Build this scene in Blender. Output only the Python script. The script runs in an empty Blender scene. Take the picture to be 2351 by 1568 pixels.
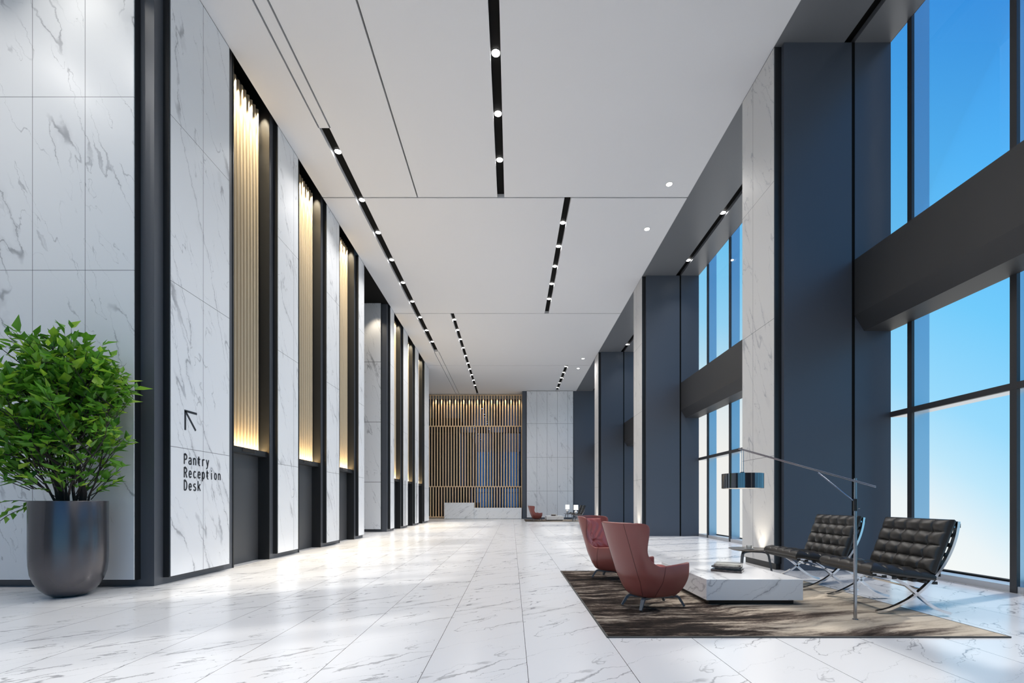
import bpy, bmesh, math, random
from mathutils import Vector, Matrix

random.seed(7)
C = bpy.context.scene.collection
S = bpy.context.scene
R = math.radians
F_PX, HZ, EYE = 1060.0, 1153.5, 1.2

# ------------------------------------------------------------------ camera
cam_d = bpy.data.cameras.new('camera')
cam = bpy.data.objects.new('camera', cam_d)
C.objects.link(cam)
cam.location = (0, 0, EYE)
cam.rotation_euler = (R(90), 0, 0)
cam_d.sensor_width = 36.0
cam_d.lens = 36.0 * F_PX / 2351.0
cam_d.shift_y = (HZ - 784.0) / 2351.0
cam_d.clip_start = 0.05
cam_d.clip_end = 300
S.camera = cam

# ------------------------------------------------------------------ view, world, sun
S.view_settings.view_transform = 'Standard'
S.view_settings.look = 'None'
S.view_settings.gamma = 1.0
S.view_settings.use_curve_mapping = False
S.view_settings.exposure = 0.0
S.cycles.use_denoising = True
S.cycles.caustics_reflective = False
S.cycles.caustics_refractive = False
S.cycles.sample_clamp_indirect = 4.0
S.cycles.max_bounces = 10
S.cycles.diffuse_bounces = 5


def make_world():
    w = bpy.data.worlds.new('sky')
    S.world = w
    w.use_nodes = True
    nt = w.node_tree
    nt.nodes.clear()
    N = nt.nodes.new
    L = nt.links.new
    tc = N('ShaderNodeTexCoord')
    sp = N('ShaderNodeSeparateXYZ')
    L(tc.outputs['Generated'], sp.inputs[0])
    mx = N('ShaderNodeMath'); mx.operation = 'MAXIMUM'; mx.inputs[1].default_value = 0.55
    L(sp.outputs['Y'], mx.inputs[0])
    sb = N('ShaderNodeMath'); sb.operation = 'SUBTRACT'; sb.inputs[1].default_value = 0.68
    L(mx.outputs[0], sb.inputs[0])
    ml = N('ShaderNodeMath'); ml.operation = 'MULTIPLY'; ml.inputs[1].default_value = -1.3
    L(sb.outputs[0], ml.inputs[0])
    ad = N('ShaderNodeMath'); ad.operation = 'ADD'
    L(ml.outputs[0], ad.inputs[0]); L(sp.outputs['Z'], ad.inputs[1])
    mr = N('ShaderNodeMapRange')
    mr.inputs['From Min'].default_value = -0.2
    mr.inputs['From Max'].default_value = 1.0
    L(ad.outputs[0], mr.inputs['Value'])
    cr = N('ShaderNodeValToRGB')
    stops = [(-0.2, (1.0, .99, .95)), (-.1, (.86, .93, .95)), (0, (.53, .82, .98)), (.1, (.33, .72, .99)),
             (.287, (.175, .61, .98)), (.53, (.092, .47, .95)), (.8, (.04, .30, .82))]
    e = cr.color_ramp.elements
    while len(e) > 1:
        e.remove(e[-1])
    for i, (t, c) in enumerate(stops):
        p = (t + .2) / 1.2
        el = e[0] if i == 0 else e.new(p)
        el.position = p
        el.color = (*c, 1)
    L(mr.outputs[0], cr.inputs[0])
    bg = N('ShaderNodeBackground')
    bg.inputs['Strength'].default_value = 1.0
    L(cr.outputs[0], bg.inputs[0])
    out = N('ShaderNodeOutputWorld')
    L(bg.outputs[0], out.inputs[0])


make_world()
sun_d = bpy.data.lights.new('sun', 'SUN')
sun = bpy.data.objects.new('sun', sun_d)
C.objects.link(sun)
sun_d.energy = 2.4
sun_d.angle = R(2.5)
sun_d.color = (1.0, .96, .89)
sun.rotation_euler = Vector((-1.0, -.41, -.785)).to_track_quat('-Z', 'Y').to_euler()

SPOT_W = 238.0      # ceiling downlights
WARM = (1.0, .96, .91)
AMBER = (1.0, .70, .34)


# ------------------------------------------------------------------ helpers
def lin(r, g, b):
    f = lambda c: (c / 255 / 12.92) if c / 255 <= .04045 else ((c / 255 + .055) / 1.055) ** 2.4
    return (f(r), f(g), f(b))


def tag(o, label=None, cat=None, group=None, kind=None):
    if label: o['label'] = label
    if cat: o['category'] = cat
    if group: o['group'] = group
    if kind: o['kind'] = kind
    return o


def empty(name, loc=(0, 0, 0), rz=0.0, parent=None):
    o = bpy.data.objects.new(name, None)
    o.empty_display_size = .1
    C.objects.link(o)
    o.location = loc
    o.rotation_euler = (0, 0, rz)
    if parent: o.parent = parent
    return o


def kids(o):
    return [c for c in bpy.data.objects if c.parent == o]


def dup(o, parent=None):
    c = o.copy()
    C.objects.link(c)
    c.parent = parent
    for ch in list(o.children):
        dup(ch, c)
    return c


class MB:
    """collects shapes and links them as one mesh object"""
    def __init__(self):
        self.bm = bmesh.new()

    def box(self, x0, x1, y0, y1, z0, z1, bev=0.0, seg=2, mat=None):
        v = [self.bm.verts.new(p) for p in ((x0, y0, z0), (x1, y0, z0), (x1, y1, z0), (x0, y1, z0),
                                            (x0, y0, z1), (x1, y0, z1), (x1, y1, z1), (x0, y1, z1))]
        fs = [self.bm.faces.new([v[i] for i in q]) for q in ((0, 3, 2, 1), (4, 5, 6, 7), (0, 1, 5, 4),
                                                             (1, 2, 6, 5), (2, 3, 7, 6), (3, 0, 4, 7))]
        if bev > 0:
            ed = list({e for f in fs for e in f.edges})
            r = bmesh.ops.bevel(self.bm, geom=ed, offset=bev, segments=seg, profile=.5, affect='EDGES')
            v = list({q for f in r['faces'] for q in f.verts} | {q for q in v if q.is_valid})
        if mat is not None:
            bmesh.ops.transform(self.bm, matrix=mat, verts=v)
        return v

    def prism(self, pts, a0, a1, axis='y'):
        """polygon in the plane across an axis, run along it"""
        def P(p, a):
            return (p[0], a, p[1]) if axis == 'y' else ((a, p[0], p[1]) if axis == 'x' else (p[0], p[1], a))
        A = [self.bm.verts.new(P(p, a0)) for p in pts]
        B = [self.bm.verts.new(P(p, a1)) for p in pts]
        n = len(pts)
        self.bm.faces.new(A); self.bm.faces.new(B[::-1])
        for i in range(n):
            self.bm.faces.new((A[i], B[i], B[(i + 1) % n], A[(i + 1) % n]))

    def lathe(self, prof, n=48, cx=0, cy=0, close=True):
        rings = []
        for r, z in prof:
            if r < 1e-5:
                rings.append([self.bm.verts.new((cx, cy, z))])
            else:
                rings.append([self.bm.verts.new((cx + r * math.cos(2 * math.pi * i / n), cy + r * math.sin(2 * math.pi * i / n), z)) for i in range(n)])
        for a, b in zip(rings, rings[1:]):
            for i in range(n):
                j = (i + 1) % n
                if len(a) == 1 and len(b) == 1: continue
                if len(a) == 1: self.bm.faces.new((a[0], b[j], b[i]))
                elif len(b) == 1: self.bm.faces.new((a[i], a[j], b[0]))
                else: self.bm.faces.new((a[i], a[j], b[j], b[i]))
        return rings

    def tube(self, pts, rad, n=8, cap=True):
        pts = [Vector(p) for p in pts]
        if not hasattr(rad, '__len__'): rad = [rad] * len(pts)
        prev = None
        up = None
        for i, p in enumerate(pts):
            t = (pts[min(i + 1, len(pts) - 1)] - pts[max(i - 1, 0)])
            if t.length < 1e-9: t = Vector((0, 0, 1))
            t.normalize()
            if up is None:
                up = Vector((0, 0, 1)) if abs(t.z) < .9 else Vector((1, 0, 0))
            u = up - t * up.dot(t)
            if u.length < 1e-6: u = t.orthogonal()
            u.normalize()
            w = t.cross(u)
            up = u
            ring = [self.bm.verts.new(p + (u * math.cos(2 * math.pi * k / n) + w * math.sin(2 * math.pi * k / n)) * rad[i]) for k in range(n)]
            if prev:
                for k in range(n):
                    self.bm.faces.new((prev[k], prev[(k + 1) % n], ring[(k + 1) % n], ring[k]))
            elif cap:
                self.bm.faces.new(ring[::-1])
            prev = ring
        if cap: self.bm.faces.new(prev)

    def bar(self, pts, w, t, axis=Vector((0, 1, 0))):
        """flat bar: width w along axis, thickness t across the run"""
        pts = [Vector(p) for p in pts]
        prev = None
        for i, p in enumerate(pts):
            d = (pts[min(i + 1, len(pts) - 1)] - pts[max(i - 1, 0)]).normalized()
            nrm = axis.cross(d).normalized()
            wi = w[i] if hasattr(w, '__len__') else w
            ti = t[i] if hasattr(t, '__len__') else t
            ring = [self.bm.verts.new(p + axis * sx * wi / 2 + nrm * sz * ti / 2) for sx, sz in ((-1, -1), (1, -1), (1, 1), (-1, 1))]
            if prev:
                for k in range(4):
                    self.bm.faces.new((prev[k], prev[(k + 1) % 4], ring[(k + 1) % 4], ring[k]))
            else:
                self.bm.faces.new(ring[::-1])
            prev = ring
        self.bm.faces.new(prev)

    def grid(self, fn, nu, nv, closed_u=False):
        V = [[self.bm.verts.new(fn(i / nu, j / nv)) for j in range(nv + 1)] for i in range(nu if closed_u else nu + 1)]
        m = len(V)
        for i in range(nu):
            for j in range(nv):
                self.bm.faces.new((V[i][j], V[(i + 1) % m][j], V[(i + 1) % m][j + 1], V[i][j + 1]))
        return V

    def build(self, name, mat, parent=None, smooth=False, origin=None, angle=40, weld=False):
        if weld:
            bmesh.ops.remove_doubles(self.bm, verts=self.bm.verts, dist=1e-5)
        bmesh.ops.recalc_face_normals(self.bm, faces=self.bm.faces)
        if origin is not None:
            bmesh.ops.translate(self.bm, verts=self.bm.verts, vec=-Vector(origin))
        me = bpy.data.meshes.new(name)
        self.bm.to_mesh(me)
        self.bm.free()
        if smooth:
            me.polygons.foreach_set('use_smooth', [True] * len(me.polygons))
            me.set_sharp_from_angle(angle=R(angle))
        o = bpy.data.objects.new(name, me)
        if mat: me.materials.append(mat)
        C.objects.link(o)
        if origin is not None: o.location = origin
        if parent: o.parent = parent
        return o


def struct(name, mb, mat, label, cat, parent=None, origin=None, smooth=False):
    o = mb.build(name, mat, parent, origin=origin, smooth=smooth)
    o['kind'] = 'structure'
    if parent is None: tag(o, label, cat)
    return o


ORD = ['first', 'second', 'third', 'fourth', 'fifth', 'sixth', 'seventh', 'eighth', 'ninth', 'tenth', 'eleventh', 'twelfth']


# ------------------------------------------------------------------ materials
def new_mat(name):
    m = bpy.data.materials.new(name)
    m.use_nodes = True
    nt = m.node_tree
    b = nt.nodes.get('Principled BSDF')
    return m, nt, b


def plain(name, col, rough=.5, metal=0.0, spec=.5, coat=0.0, noise=0.0, nscale=40.0, bump=0.0, bscale=200.0, aniso=0.0):
    m, nt, b = new_mat(name)
    b.inputs['Base Color'].default_value = (*col, 1)
    b.inputs['Roughness'].default_value = rough
    b.inputs['Metallic'].default_value = metal
    b.inputs['Specular IOR Level'].default_value = spec
    b.inputs['Coat Weight'].default_value = coat
    b.inputs['Anisotropic'].default_value = aniso
    if noise > 0 or bump > 0:
        tc = nt.nodes.new('ShaderNodeTexCoord')
    if noise > 0:
        n = nt.nodes.new('ShaderNodeTexNoise'); n.inputs['Scale'].default_value = nscale; n.inputs['Detail'].default_value = 3
        nt.links.new(tc.outputs['Object'], n.inputs['Vector'])
        mx = nt.nodes.new('ShaderNodeMix'); mx.data_type = 'RGBA'
        mx.inputs['A'].default_value = (*[c * (1 - noise) for c in col], 1)
        mx.inputs['B'].default_value = (*[min(1, c * (1 + noise)) for c in col], 1)
        nt.links.new(n.outputs['Fac'], mx.inputs['Factor'])
        nt.links.new(mx.outputs['Result'], b.inputs['Base Color'])
    if bump > 0:
        n2 = nt.nodes.new('ShaderNodeTexNoise'); n2.inputs['Scale'].default_value = bscale; n2.inputs['Detail'].default_value = 2
        nt.links.new(tc.outputs['Object'], n2.inputs['Vector'])
        bp = nt.nodes.new('ShaderNodeBump'); bp.inputs['Strength'].default_value = bump; bp.inputs['Distance'].default_value = .002
        nt.links.new(n2.outputs['Fac'], bp.inputs['Height'])
        nt.links.new(bp.outputs['Normal'], b.inputs['Normal'])
    return m


def emit(name, col, strength):
    m, nt, b = new_mat(name)
    b.inputs['Base Color'].default_value = (.8, .8, .8, 1)
    b.inputs['Emission Color'].default_value = (*col, 1)
    b.inputs['Emission Strength'].default_value = strength
    return m


def marble(name, plane, base, vein, vdir, rough=.25, jw=None, jh=None, u0=None, v0=0.0, jt=.003, jcol=(.12, .13, .14),
           scale=1.0, vein_amt=1.0, seed=0.0, u_world=False, jt_h=None, spec=.5, jh_strength=1.0, tile=None):
    """white stone with thin branching grey veins; plane is the axis the face looks along"""
    m, nt, b = new_mat(name)
    N = nt.nodes.new
    L = nt.links.new

    def math_(op, a, c=None, cl=False):
        n = N('ShaderNodeMath'); n.operation = op; n.use_clamp = cl
        for i, x in enumerate((a, c)):
            if x is None: continue
            if isinstance(x, (int, float)): n.inputs[i].default_value = x
            else: L(x, n.inputs[i])
        return n.outputs[0]
    geo = N('ShaderNodeNewGeometry')
    sp = N('ShaderNodeSeparateXYZ'); L(geo.outputs['Position'], sp.inputs[0])
    X, Y, Z = sp.outputs
    if plane == 'o':
        u, v = math_('ADD', X, math_('MULTIPLY', Y, .5)), math_('ADD', Z, math_('MULTIPLY', Y, .65))
    else:
        u, v = {'x': (Y, Z), 'y': (X, Z), 'z': (X, Y)}[plane]
    tcn = N('ShaderNodeTexCoord')
    so = N('ShaderNodeSeparateXYZ'); L(tcn.outputs['Object'], so.inputs[0])
    uo = {'x': so.outputs[1], 'y': so.outputs[0], 'z': so.outputs[0], 'o': so.outputs[0]}[plane]
    ju = u if u_world else uo
    uv_u, uv_v = u, v
    if tile:   # every slab shows the same cut of stone
        uv_u = math_('MULTIPLY', math_('FRACT', math_('DIVIDE', math_('SUBTRACT', ju, u0), tile)), tile)
        k = math_('FLOOR', math_('DIVIDE', math_('SUBTRACT', ju, u0), tile))
        uv_v = math_('ADD', v, math_('MULTIPLY', k, .17))
    n_ = math.hypot(*vdir)
    du, dv = vdir[0] / n_, vdir[1] / n_
    along = math_('ADD', math_('MULTIPLY', uv_u, du), math_('MULTIPLY', uv_v, dv))
    across = math_('ADD', math_('MULTIPLY', uv_u, -dv), math_('MULTIPLY', uv_v, du))

    cj = N('ShaderNodeCombineXYZ'); L(uv_u, cj.inputs[0]); L(uv_v, cj.inputs[1]); cj.inputs[2].default_value = seed
    tj = N('ShaderNodeTexNoise'); tj.inputs['Scale'].default_value = 5.0; tj.inputs['Detail'].default_value = 7; tj.inputs['Roughness'].default_value = .62
    L(cj.outputs[0], tj.inputs['Vector'])
    across = math_('ADD', across, math_('MULTIPLY', math_('SUBTRACT', tj.outputs['Fac'], .5), .17))
    tw = N('ShaderNodeTexNoise'); tw.inputs['Scale'].default_value = 2.6; tw.inputs['Detail'].default_value = 3
    L(cj.outputs[0], tw.inputs['Vector'])
    wmod = math_('MAXIMUM', math_('MULTIPLY', math_('SUBTRACT', tw.outputs['Fac'], .36), 5.0), .35)

    def layer(fb, fa, det, width, sd, dist, lo, hi):
        cb = N('ShaderNodeCombineXYZ')
        L(math_('MULTIPLY', across, fb * scale), cb.inputs[0])
        L(math_('MULTIPLY', along, fa * scale), cb.inputs[1])
        cb.inputs[2].default_value = sd + seed
        t = N('ShaderNodeTexNoise')
        t.inputs['Scale'].default_value = 1.0; t.inputs['Detail'].default_value = det
        t.inputs['Roughness'].default_value = .55; t.inputs['Distortion'].default_value = dist
        L(cb.outputs[0], t.inputs['Vector'])
        d = math_('ABSOLUTE', math_('SUBTRACT', t.outputs['Fac'], .5))
        mr = N('ShaderNodeMapRange'); mr.interpolation_type = 'SMOOTHSTEP'
        mr.inputs['From Min'].default_value = 0; mr.inputs['From Max'].default_value = width
        mr.inputs['To Min'].default_value = 1; mr.inputs['To Max'].default_value = 0
        L(math_('DIVIDE', d, wmod), mr.inputs['Value'])
        t2 = N('ShaderNodeTexNoise'); t2.inputs['Scale'].default_value = 1.3; t2.inputs['Detail'].default_value = 1
        cb2 = N('ShaderNodeCombineXYZ')
        L(across, cb2.inputs[0]); L(along, cb2.inputs[1]); cb2.inputs[2].default_value = sd * 3.7 + seed + 9
        L(cb2.outputs[0], t2.inputs['Vector'])
        mk = N('ShaderNodeMapRange'); mk.interpolation_type = 'SMOOTHSTEP'
        mk.inputs['From Min'].default_value = lo; mk.inputs['From Max'].default_value = hi
        L(t2.outputs['Fac'], mk.inputs['Value'])
        return math_('MULTIPLY', mr.outputs[0], mk.outputs[0])
    a = layer(1.5, .20, 2.2, .010, 1.3, .15, .34, .56)
    c = layer(2.4, .50, 3.0, .008, 5.1, .30, .36, .56)
    d = layer(1.5, .20, 2.2, .050, 1.3, .15, .46, .70)
    tot = math_('MAXIMUM', math_('MULTIPLY', a, .85), math_('MULTIPLY', c, .62))
    tot = math_('MAXIMUM', tot, math_('MULTIPLY', d, .24))
    tot = math_('MULTIPLY', tot, vein_amt, True)
    mx = N('ShaderNodeMix'); mx.data_type = 'RGBA'
    mx.inputs['A'].default_value = (*base, 1); mx.inputs['B'].default_value = (*vein, 1)
    L(tot, mx.inputs['Factor'])
    col = mx.outputs['Result']
    joint = None

    def line(coord, off, step, half):
        f = math_('FRACT', math_('ADD', math_('DIVIDE', math_('SUBTRACT', coord, off), step), .5))
        dd = math_('MULTIPLY', math_('ABSOLUTE', math_('SUBTRACT', f, .5)), step)
        return math_('LESS_THAN', dd, half)
    if jw:
        joint = line(ju, u0, jw, jt)
    if jh:
        j2 = math_('MULTIPLY', line(v, v0, jh, jt_h or jt), jh_strength)
        joint = j2 if joint is None else math_('MAXIMUM', joint, j2)
    if joint is not None:
        m2 = N('ShaderNodeMix'); m2.data_type = 'RGBA'
        L(col, m2.inputs['A']); m2.inputs['B'].default_value = (*jcol, 1)
        L(joint, m2.inputs['Factor'])
        col = m2.outputs['Result']
    L(col, b.inputs['Base Color'])
    b.inputs['Roughness'].default_value = rough
    b.inputs['Specular IOR Level'].default_value = spec
    return m


WHITE = (.73, .745, .775)
VEIN = (.30, .31, .34)
M = {}
M['floor'] = marble('floor_marble', 'z', (.815, .815, .83), (.37, .37, .385), (1, .85), rough=.22, jw=.7406, u0=.1115, jt=.0022,
                    jh=7.4, v0=5.26, jt_h=.003, jh_strength=.5, jcol=(.06, .06, .065), u_world=True, scale=1.25, vein_amt=1.5, tile=.7406)
M['panel_left'] = marble('marble_left', 'x', WHITE, VEIN, (1, -2.6), rough=.32, jw=.72, u0=0, jt=.004, jh=2.444, v0=2.03, seed=3)
M['panel_front'] = marble('marble_facing', 'y', WHITE, VEIN, (1, -2.4), rough=.32, jw=.7406, u0=-6.02, jt=.0035, jh=2.444, v0=2.03, u_world=True, seed=11)
M['panel_hall'] = marble('marble_hall', 'y', WHITE, VEIN, (1, -2.4), rough=.32, jw=1.6, u0=-5.30, jt=.004, jh=2.444, v0=2.03, jt_h=.009, u_world=True, seed=16)
M['panel_end'] = marble('marble_end', 'y', WHITE, VEIN, (1, -2.6), rough=.32, jw=.746, u0=1.80, jt=.011, jh=2.444, v0=2.03, jt_h=.011,
                        jcol=(.35, .36, .38), u_world=True, seed=21, vein_amt=.75)
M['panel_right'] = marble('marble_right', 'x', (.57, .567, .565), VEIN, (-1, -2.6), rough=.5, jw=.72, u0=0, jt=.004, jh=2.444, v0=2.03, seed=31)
M['table_stone'] = marble('marble_table', 'o', (.84, .845, .86), (.30, .30, .33), (1, .9), rough=.2, scale=.95, seed=44, vein_amt=.9)
M['desk_stone'] = marble('marble_desk', 'o', (.82, .83, .85), (.34, .34, .36), (1, .75), rough=.25, scale=.9, seed=52, vein_amt=1.0)
M['ceiling'] = plain('ceiling_paint', (.64, .655, .69), .8)
M['black'] = plain('black_recess', (.006, .006, .006), .8, spec=.1)
M['blackmetal'] = plain('black_metal', (.012, .013, .015), .35, .0)
M['dark_left'] = plain('slate_metal_left', (.085, .092, .108), .40, .2)
M['dark_right'] = plain('slate_panel_right', (.085, .098, .125), .40, .20)
M['beam'] = plain('beam_panel', (.036, .037, .040), .5, .1)
M['soffit'] = plain('soffit_panel', (.17, .18, .20), .30, .2)
M['mullion'] = plain('window_metal', (.05, .05, .054), .4, .2)
M['fin_metal'] = plain('outer_fin_metal', (.62, .66, .72), .30, .85)
M['rail'] = plain('sill_metal', (.55, .57, .60), .35, .3)
M['door'] = plain('lift_door_metal', (.085, .088, .095), .42, .4)
M['fin'] = plain('bronze_fluting', (.44, .37, .27), .42, .15)
M['wood'] = plain('light_oak_slat', (.72, .53, .34), .5, noise=.18, nscale=9)
M['steel'] = plain('polished_steel', (.78, .79, .81), .07, 1.0)
M['brushed'] = plain('brushed_steel', (.40, .41, .43), .22, 1.0)
M['grey_metal'] = plain('grey_painted_metal', (.13, .145, .165), .45, .2)
M['pot'] = plain('gunmetal_glaze', (.115, .108, .115), .27, .7, coat=.1)
M['soil'] = plain('potting_soil', (.03, .022, .016), .95, noise=.5, nscale=60)
M['bark'] = plain('dark_bark', (.022, .015, .013), .85, noise=.3, nscale=30)
M['black_leather'] = plain('black_leather', (.030, .028, .026), .34, spec=.55, bump=.35, bscale=260)
M['piping'] = plain('leather_piping', (.012, .012, .012), .4)
M['red_leather'] = plain('oxblood_leather', (.265, .071, .058), .36, spec=.55, coat=.10, bump=.12, bscale=220)
M['red_soft'] = plain('soft_oxblood_leather', (.42, .105, .090), .32, spec=.6, coat=.10)
M['seam'] = plain('dark_seam', (.05, .012, .01), .6)
M['table_top'] = plain('taupe_lacquer', (.15, .135, .12), .4)
M['plinth'] = plain('black_plinth', (.008, .008, .008), .4)
M['ceramic'] = plain('white_ceramic', (.85, .85, .85), .15)
M['shade_chrome'] = plain('dark_chrome', (.20, .21, .23), .10, 1.0)
M['lens'] = emit('lamp_lens', (1, .97, .92), 14)
M['shade_glow'] = emit('lamp_shade_fabric', (1, .93, .84), .95)
M['bulb'] = emit('warm_diffuser', (1, .86, .68), 4.0)
M['paint_ink'] = plain('sign_ink', (.012, .015, .022), .5)
M['wall_plain'] = plain('pale_plaster', (.62, .62, .62), .8)
M['binding'] = plain('rug_binding', (.085, .085, .08), .8)
M['page'] = plain('paper_block', (.62, .60, .56), .8)


def mat_glass(name, tint=(.93, .96, .97), fac=1.0, rough=0.0):
    m, nt, b = new_mat(name)
    nt.nodes.remove(b)
    N = nt.nodes.new
    tr = N('ShaderNodeBsdfTransparent'); tr.inputs[0].default_value = (*tint, 1)
    gl = N('ShaderNodeBsdfGlossy'); gl.inputs['Roughness'].default_value = rough
    fr = N('ShaderNodeFresnel'); fr.inputs['IOR'].default_value = 1.25
    mu = N('ShaderNodeMath'); mu.operation = 'MULTIPLY'; mu.inputs[1].default_value = fac
    nt.links.new(fr.outputs[0], mu.inputs[0])
    mx = N('ShaderNodeMixShader')
    nt.links.new(mu.outputs[0], mx.inputs[0]); nt.links.new(tr.outputs[0], mx.inputs[1]); nt.links.new(gl.outputs[0], mx.inputs[2])
    nt.links.new(mx.outputs[0], nt.nodes['Material Output'].inputs[0])
    return m


M['glass'] = mat_glass('window_glass', (.992, .995, .998), .12)
M['cup_glass'] = mat_glass('cup_glass', (.92, .93, .93), 2.0)
M['mirror'] = plain('smoked_mirror', (.075, .115, .22), .02, 1.0)


def mat_leaf():
    m, nt, b = new_mat('leaf_green')
    geo = nt.nodes.new('ShaderNodeNewGeometry')
    cr = nt.nodes.new('ShaderNodeValToRGB')
    e = cr.color_ramp.elements
    e[0].position = 0; e[0].color = (.07, .21, .018, 1)
    e[1].position = 1; e[1].color = (.36, .56, .05, 1)
    k = e.new(.65); k.color = (.12, .33, .025, 1)
    nt.links.new(geo.outputs['Random Per Island'], cr.inputs[0])
    nt.links.new(cr.outputs[0], b.inputs['Base Color'])
    b.inputs['Roughness'].default_value = .42
    tl = nt.nodes.new('ShaderNodeBsdfTranslucent')
    nt.links.new(cr.outputs[0], tl.inputs[0])
    mx = nt.nodes.new('ShaderNodeMixShader'); mx.inputs[0].default_value = .3
    nt.links.new(b.outputs[0], mx.inputs[1]); nt.links.new(tl.outputs[0], mx.inputs[2])
    nt.links.new(mx.outputs[0], nt.nodes['Material Output'].inputs[0])
    return m


M['leaf'] = mat_leaf()


def mat_rug(w, d):
    """brown-black brush strokes on the chair side, sand with drifting dark strokes on the other (object space)"""
    m, nt, b = new_mat('abstract_rug')
    N = nt.nodes.new; L = nt.links.new

    def math_(op, a, c=None, cl=False):
        n = N('ShaderNodeMath'); n.operation = op; n.use_clamp = cl
        for i, x in enumerate((a, c)):
            if x is None: continue
            if isinstance(x, (int, float)): n.inputs[i].default_value = x
            else: L(x, n.inputs[i])
        return n.outputs[0]

    def noise(sx, sy, sc, det, seed, ro=.55):
        mp = N('ShaderNodeMapping'); mp.inputs['Scale'].default_value = (sx, sy, 1); mp.inputs['Location'].default_value = (seed, seed * 1.7, seed)
        L(vec, mp.inputs['Vector'])
        t = N('ShaderNodeTexNoise'); t.inputs['Scale'].default_value = sc; t.inputs['Detail'].default_value = det; t.inputs['Roughness'].default_value = ro
        L(mp.outputs[0], t.inputs['Vector'])
        return t.outputs['Fac']
    tc = N('ShaderNodeTexCoord')
    sp = N('ShaderNodeSeparateXYZ'); L(tc.outputs['Object'], sp.inputs[0])
    wob = N('ShaderNodeTexNoise'); wob.inputs['Scale'].default_value = .8; wob.inputs['Detail'].default_value = 2
    L(tc.outputs['Object'], wob.inputs['Vector'])
    # strokes drift: y is bent by x
    yb = math_('ADD', sp.outputs[1], math_('MULTIPLY', math_('SUBTRACT', wob.outputs['Fac'], .5), .5))
    yb = math_('SUBTRACT', yb, math_('MULTIPLY', math_('MULTIPLY', sp.outputs[0], sp.outputs[0]), .055))
    cb = N('ShaderNodeCombineXYZ'); L(sp.outputs[0], cb.inputs[0]); L(yb, cb.inputs[1])
    vec = cb.outputs[0]
    big = noise(.30, 2.6, 1.0, 3, 2.0)
    mid = noise(2.0, 11, 1.0, 9, 5.0, .74)
    fine = noise(22, 60, 1.0, 6, 8.0, .75)
    def con(v, k):
        return math_('ADD', math_('MULTIPLY', math_('SUBTRACT', v, .5), k), .5)
    left = math_('ADD', math_('MULTIPLY', con(mid, 2.5), .58), math_('ADD', math_('MULTIPLY', con(fine, 1.6), .27), math_('MULTIPLY', con(big, 1.6), .15)))
    left = math_('SUBTRACT', math_('ADD', left, math_('MULTIPLY', math_('SUBTRACT', noise(.8, 2.4, 1.0, 3, 13.0), .5), .75)), .11)
    band = math_('ADD', math_('MULTIPLY', con(big, 3.6), .56), math_('ADD', math_('MULTIPLY', con(mid, 2.0), .32), math_('MULTIPLY', con(fine, 1.8), .12)))
    right = math_('ADD', band, .20)
    side = math_('DIVIDE', sp.outputs[0], w)          # 0 at the chair side .. 1 at the window side
    gate = N('ShaderNodeMapRange'); gate.interpolation_type = 'SMOOTHSTEP'
    gate.inputs['From Min'].default_value = .22; gate.inputs['From Max'].default_value = .62
    L(math_('ADD', side, math_('MULTIPLY', math_('SUBTRACT', mid, .5), .5)), gate.inputs['Value'])
    mxs = N('ShaderNodeMix')
    L(gate.outputs[0], mxs.inputs['Factor']); L(left, mxs.inputs['A']); L(right, mxs.inputs['B'])
    s = mxs.outputs['Result']
    cr = N('ShaderNodeValToRGB')
    e = cr.color_ramp.elements
    e[0].position = .25; e[0].color = (.012, .009, .008, 1)
    e[1].position = .80; e[1].color = (.56, .49, .40, 1)
    for p, c in ((.36, (.030, .022, .018)), (.45, (.085, .064, .052)), (.54, (.24, .20, .165)), (.62, (.40, .345, .28)), (.70, (.50, .43, .345))):
        k = e.new(p); k.color = (*c, 1)
    L(s, cr.inputs[0])
    L(cr.outputs[0], b.inputs['Base Color'])
    b.inputs['Roughness'].default_value = .95
    b.inputs['Specular IOR Level'].default_value = .1
    bp = N('ShaderNodeBump'); bp.inputs['Strength'].default_value = .4; bp.inputs['Distance'].default_value = .004
    L(fine, bp.inputs['Height']); L(bp.outputs['Normal'], b.inputs['Normal'])
    return m


def spot(name, loc, power, cone, col=WARM, radius=.06, blend=1.0, aim=(0, 0, -1), parent=None):
    l = bpy.data.lights.new(name, 'SPOT')
    l.energy = power; l.spot_size = R(cone); l.spot_blend = blend; l.color = col; l.shadow_soft_size = radius
    o = bpy.data.objects.new(name, l)
    C.objects.link(o)
    o.location = loc
    o.rotation_euler = Vector(aim).to_track_quat('-Z', 'Y').to_euler()
    if parent: o.parent = parent
    return o


def strip_light(name, loc, sx, sy, power, col, aim=(0, 0, 1), spread=180, parent=None):
    l = bpy.data.lights.new(name, 'AREA')
    l.shape = 'RECTANGLE'; l.size = sx; l.size_y = sy; l.energy = power; l.color = col; l.spread = R(spread)
    o = bpy.data.objects.new(name, l)
    C.objects.link(o)
    o.location = loc
    o.rotation_euler = Vector(aim).to_track_quat('-Z', 'Y').to_euler()
    if parent: o.parent = parent
    return o


# ================================================================== SETTING
XL, XB = -5.03, -5.13          # left: stone face, slate base face
XR, XD = 4.66, 4.79            # right: stone face, slate pillar face
XW = 6.67                      # inner face of the window mullions
H = 9.30
Y0, Y1 = -1.5, 36.2            # front glazing, mirror
TALL = 9.9

mb = MB(); mb.box(-9.6, 7.1, Y0, 36.4, -.2, 0)
struct('floor', mb, M['floor'], 'white marble floor of long narrow slabs', 'floor')

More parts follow.
